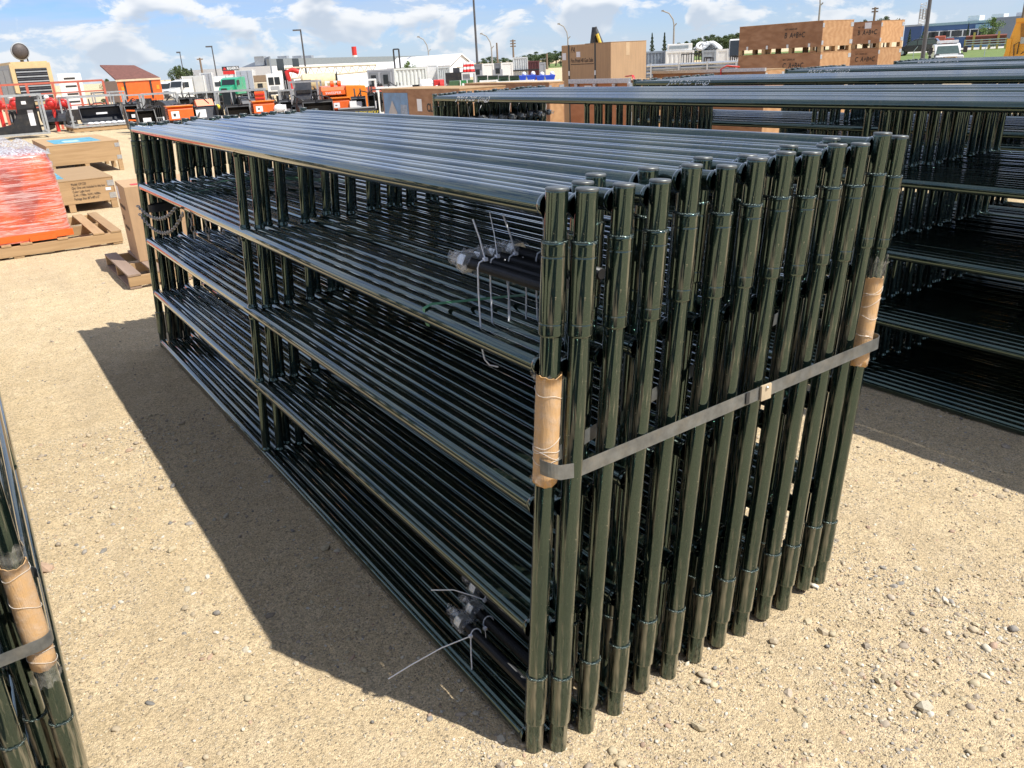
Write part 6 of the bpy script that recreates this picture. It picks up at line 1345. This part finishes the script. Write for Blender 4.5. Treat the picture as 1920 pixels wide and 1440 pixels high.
t, w = far('radio_mast', 'lattice radio mast behind the blue building', 'radio mast', 1714, 1730, 260); h = zpx(1722, 6, 260); X = .9
for sx in (-1, 1):
    for sy in (-1, 1): MB().tube((sx * X, sy * X, 0), (sx * X * .7, sy * X * .7, h), .10, 5).build('leg', TIN, t)
for k in range(16): z0, z1 = h * (.5 + k / 32), h * (.5 + (k + 1) / 32); s = 1 if k % 2 else -1; MB().tube((-s * X * .8, -X * .8, z0), (s * X * .8, -X * .8, z1), .06, 5).build('lacing', TIN, t)
for k in range(3): bx(t, 'antenna_panel', GREY, -X * .9 + .7 * k, -X * .9 + .7 * k + .35, -X * 1.0, -X * .72, h - 4, h - 1.5)
t, w = far('gantry', 'thin steel gantry frame above the site cabins', 'gantry', 743, 753, 110); h = zpx(748, 92, 110); X = w / 2
for s in (-1, 1): MB().tube((s * X, 0, 0), (s * X, 0, h), .10, 6).build('upright', BLK, t)
MB().beam((-X, 0, h), (X, 0, h), .16).build('cross_beam', BLK, t)

# --- trees
LEAF = M('leaf_green_mat', (.075, .115, .035), .6, 0, .4, .8); LEAFD = M('leaf_dark_mat', (.045, .075, .035), .6, 0, .4, .8); LEAFY = M('leaf_bright_mat', (.13, .21, .04), .6, 0, .35, .8); BARK = M('bark', (.10, .075, .055), .9)
def tree_proto(kind, seed):
    r = random.Random(seed); t = thing('tree', 'proto', 'tree'); mb = MB()
    MB().path([(0, 0, 0), (.02, .01, .25), (0, .02, .6), (.01, 0, .9)], [.028, .022, .014, .005], 7).build('trunk', BARK, t)
    if kind == 'conifer':
        for k in range(1500):
            z = r.uniform(.06, 1.0); rad_ = (1 - z) * .24 * (0.75 + .35 * math.sin(z * 60)) + .01; a_ = r.uniform(0, 6.283); q = rad_ * math.sqrt(r.random()); c = Vector((q * math.cos(a_), q * math.sin(a_), z - q * .25)); leaf(mb, c, r, .020)
    else:
        cl = [(Vector((r.gauss(0, .13), r.gauss(0, .13), r.uniform(.18, .86))), r.uniform(.09, .19)) for _ in range(13)] + [(Vector((0, 0, .90)), .09)]
        for k in range(6): c, q = cl[k]; MB().tube((0, 0, .3 + .05 * k), c, .009, 5, r2=.003).build('limb', BARK, t)
        for c, q in cl:
            for k in range(170):
                d = Vector((r.gauss(0, 1), r.gauss(0, 1), r.gauss(0, 1))).normalized() * q * r.random() ** .45; d.z *= .85; leaf(mb, c + d, r, .020)
    mb.build('crown', {'conifer': LEAFD, 'round': LEAF, 'bright': LEAFY}[kind], t); return t
def leaf(mb, c, r, s):
    n = Vector((r.gauss(0, 1), r.gauss(0, 1), r.gauss(0, 1))).normalized(); u = n.orthogonal().normalized() * s * r.uniform(.6, 1.3); v = n.cross(u).normalized() * s * r.uniform(.5, 1.0)
    mb.add([c - u, c - v, c + u, c + v], [(0, 1, 2, 3)])
PR_T = {k: tree_proto(k[:-1], i) for i, k in enumerate(('round1', 'round2', 'round3', 'conifer1', 'conifer2', 'bright1'))}
used_t = set()
def tree(label, key, x, yt, D, wide=1.0):
    o = PR_T[key] if key not in used_t else copy_tree(PR_T[key]); used_t.add(key)
    m, rz, w = spot(x - 3, x + 3, D); h = atD(x, yt, D).z - m.z; o.location = m; o.scale = (h * wide, h * wide, h); o.rotation_euler = (0, 0, random.uniform(0, 6)); tag(o, label, 'tree', 'trees beyond the yard')
for q, x in enumerate((908, 920, 932, 944, 957, 970, 983, 995, 1006, 1018, 1030, 1042, 1052)): tree(f'tree in the far tree line left of the gun safe carton, {ORD[q]} from left', ('round1', 'round2', 'round3')[q % 3], x, (112, 105, 110, 107, 111, 106, 103, 100, 96, 100, 97, 94, 95)[q], 205 + 7 * (q % 3), 1.9)
for q, x in enumerate((1272, 1286, 1298, 1310, 1322, 1334, 1346, 1358, 1369, 1380, 1391)): tree(f'tree in the far tree line left of the stacked crates, {ORD[q]} from left', ('round2', 'round3', 'round1')[q % 3], x, (79, 76, 75, 69, 66, 63, 67, 65, 62, 60, 62)[q], 190 + 6 * (q % 3), 1.35)
tree('narrow spruce just right of the gun safe carton', 'conifer1', 1222, 62, 120, .75); tree('pointed spruce between the carton and the white container', 'conifer2', 1245, 61, 125, .75)
for q, x in enumerate((336, 343, 350, 356)): tree(f'small poplar above the white box truck, {ORD[q]} from left', ('round1', 'round2', 'round3', 'round2')[q], x, (121, 119, 124, 126)[q], 170, .6)
tree('small dark spruce left of the grey trailer', 'conifer1', 365, 128, 150, .9); tree('dark tree peeking out left of the orange dump body', 'round3', 206, 146, 120, .9); tree('small bright shrub tree before the white container roof', 'bright1', 769, 113, 90, .8)
tree('bright green tree before the blue building', 'bright1', 1856, 31, 150, .95); tree('dark tree at the corner of the blue hall', 'conifer2', 1702, 55, 150, .9); tree('slim young spruce before the blue office windows', 'conifer1', 1810, 43, 150, .5); tree('tree tip showing above the right crate stack', 'round1', 1655, 28, 160, .9); tree('tree tip showing above the gap of the crate stacks', 'round2', 1616, 35, 160, .7); tree('bushy tree beside the dark lamp post', 'round3', 1728, 58, 152, .8)
for k, o in PR_T.items():
    if k not in used_t: raise RuntimeError(k)
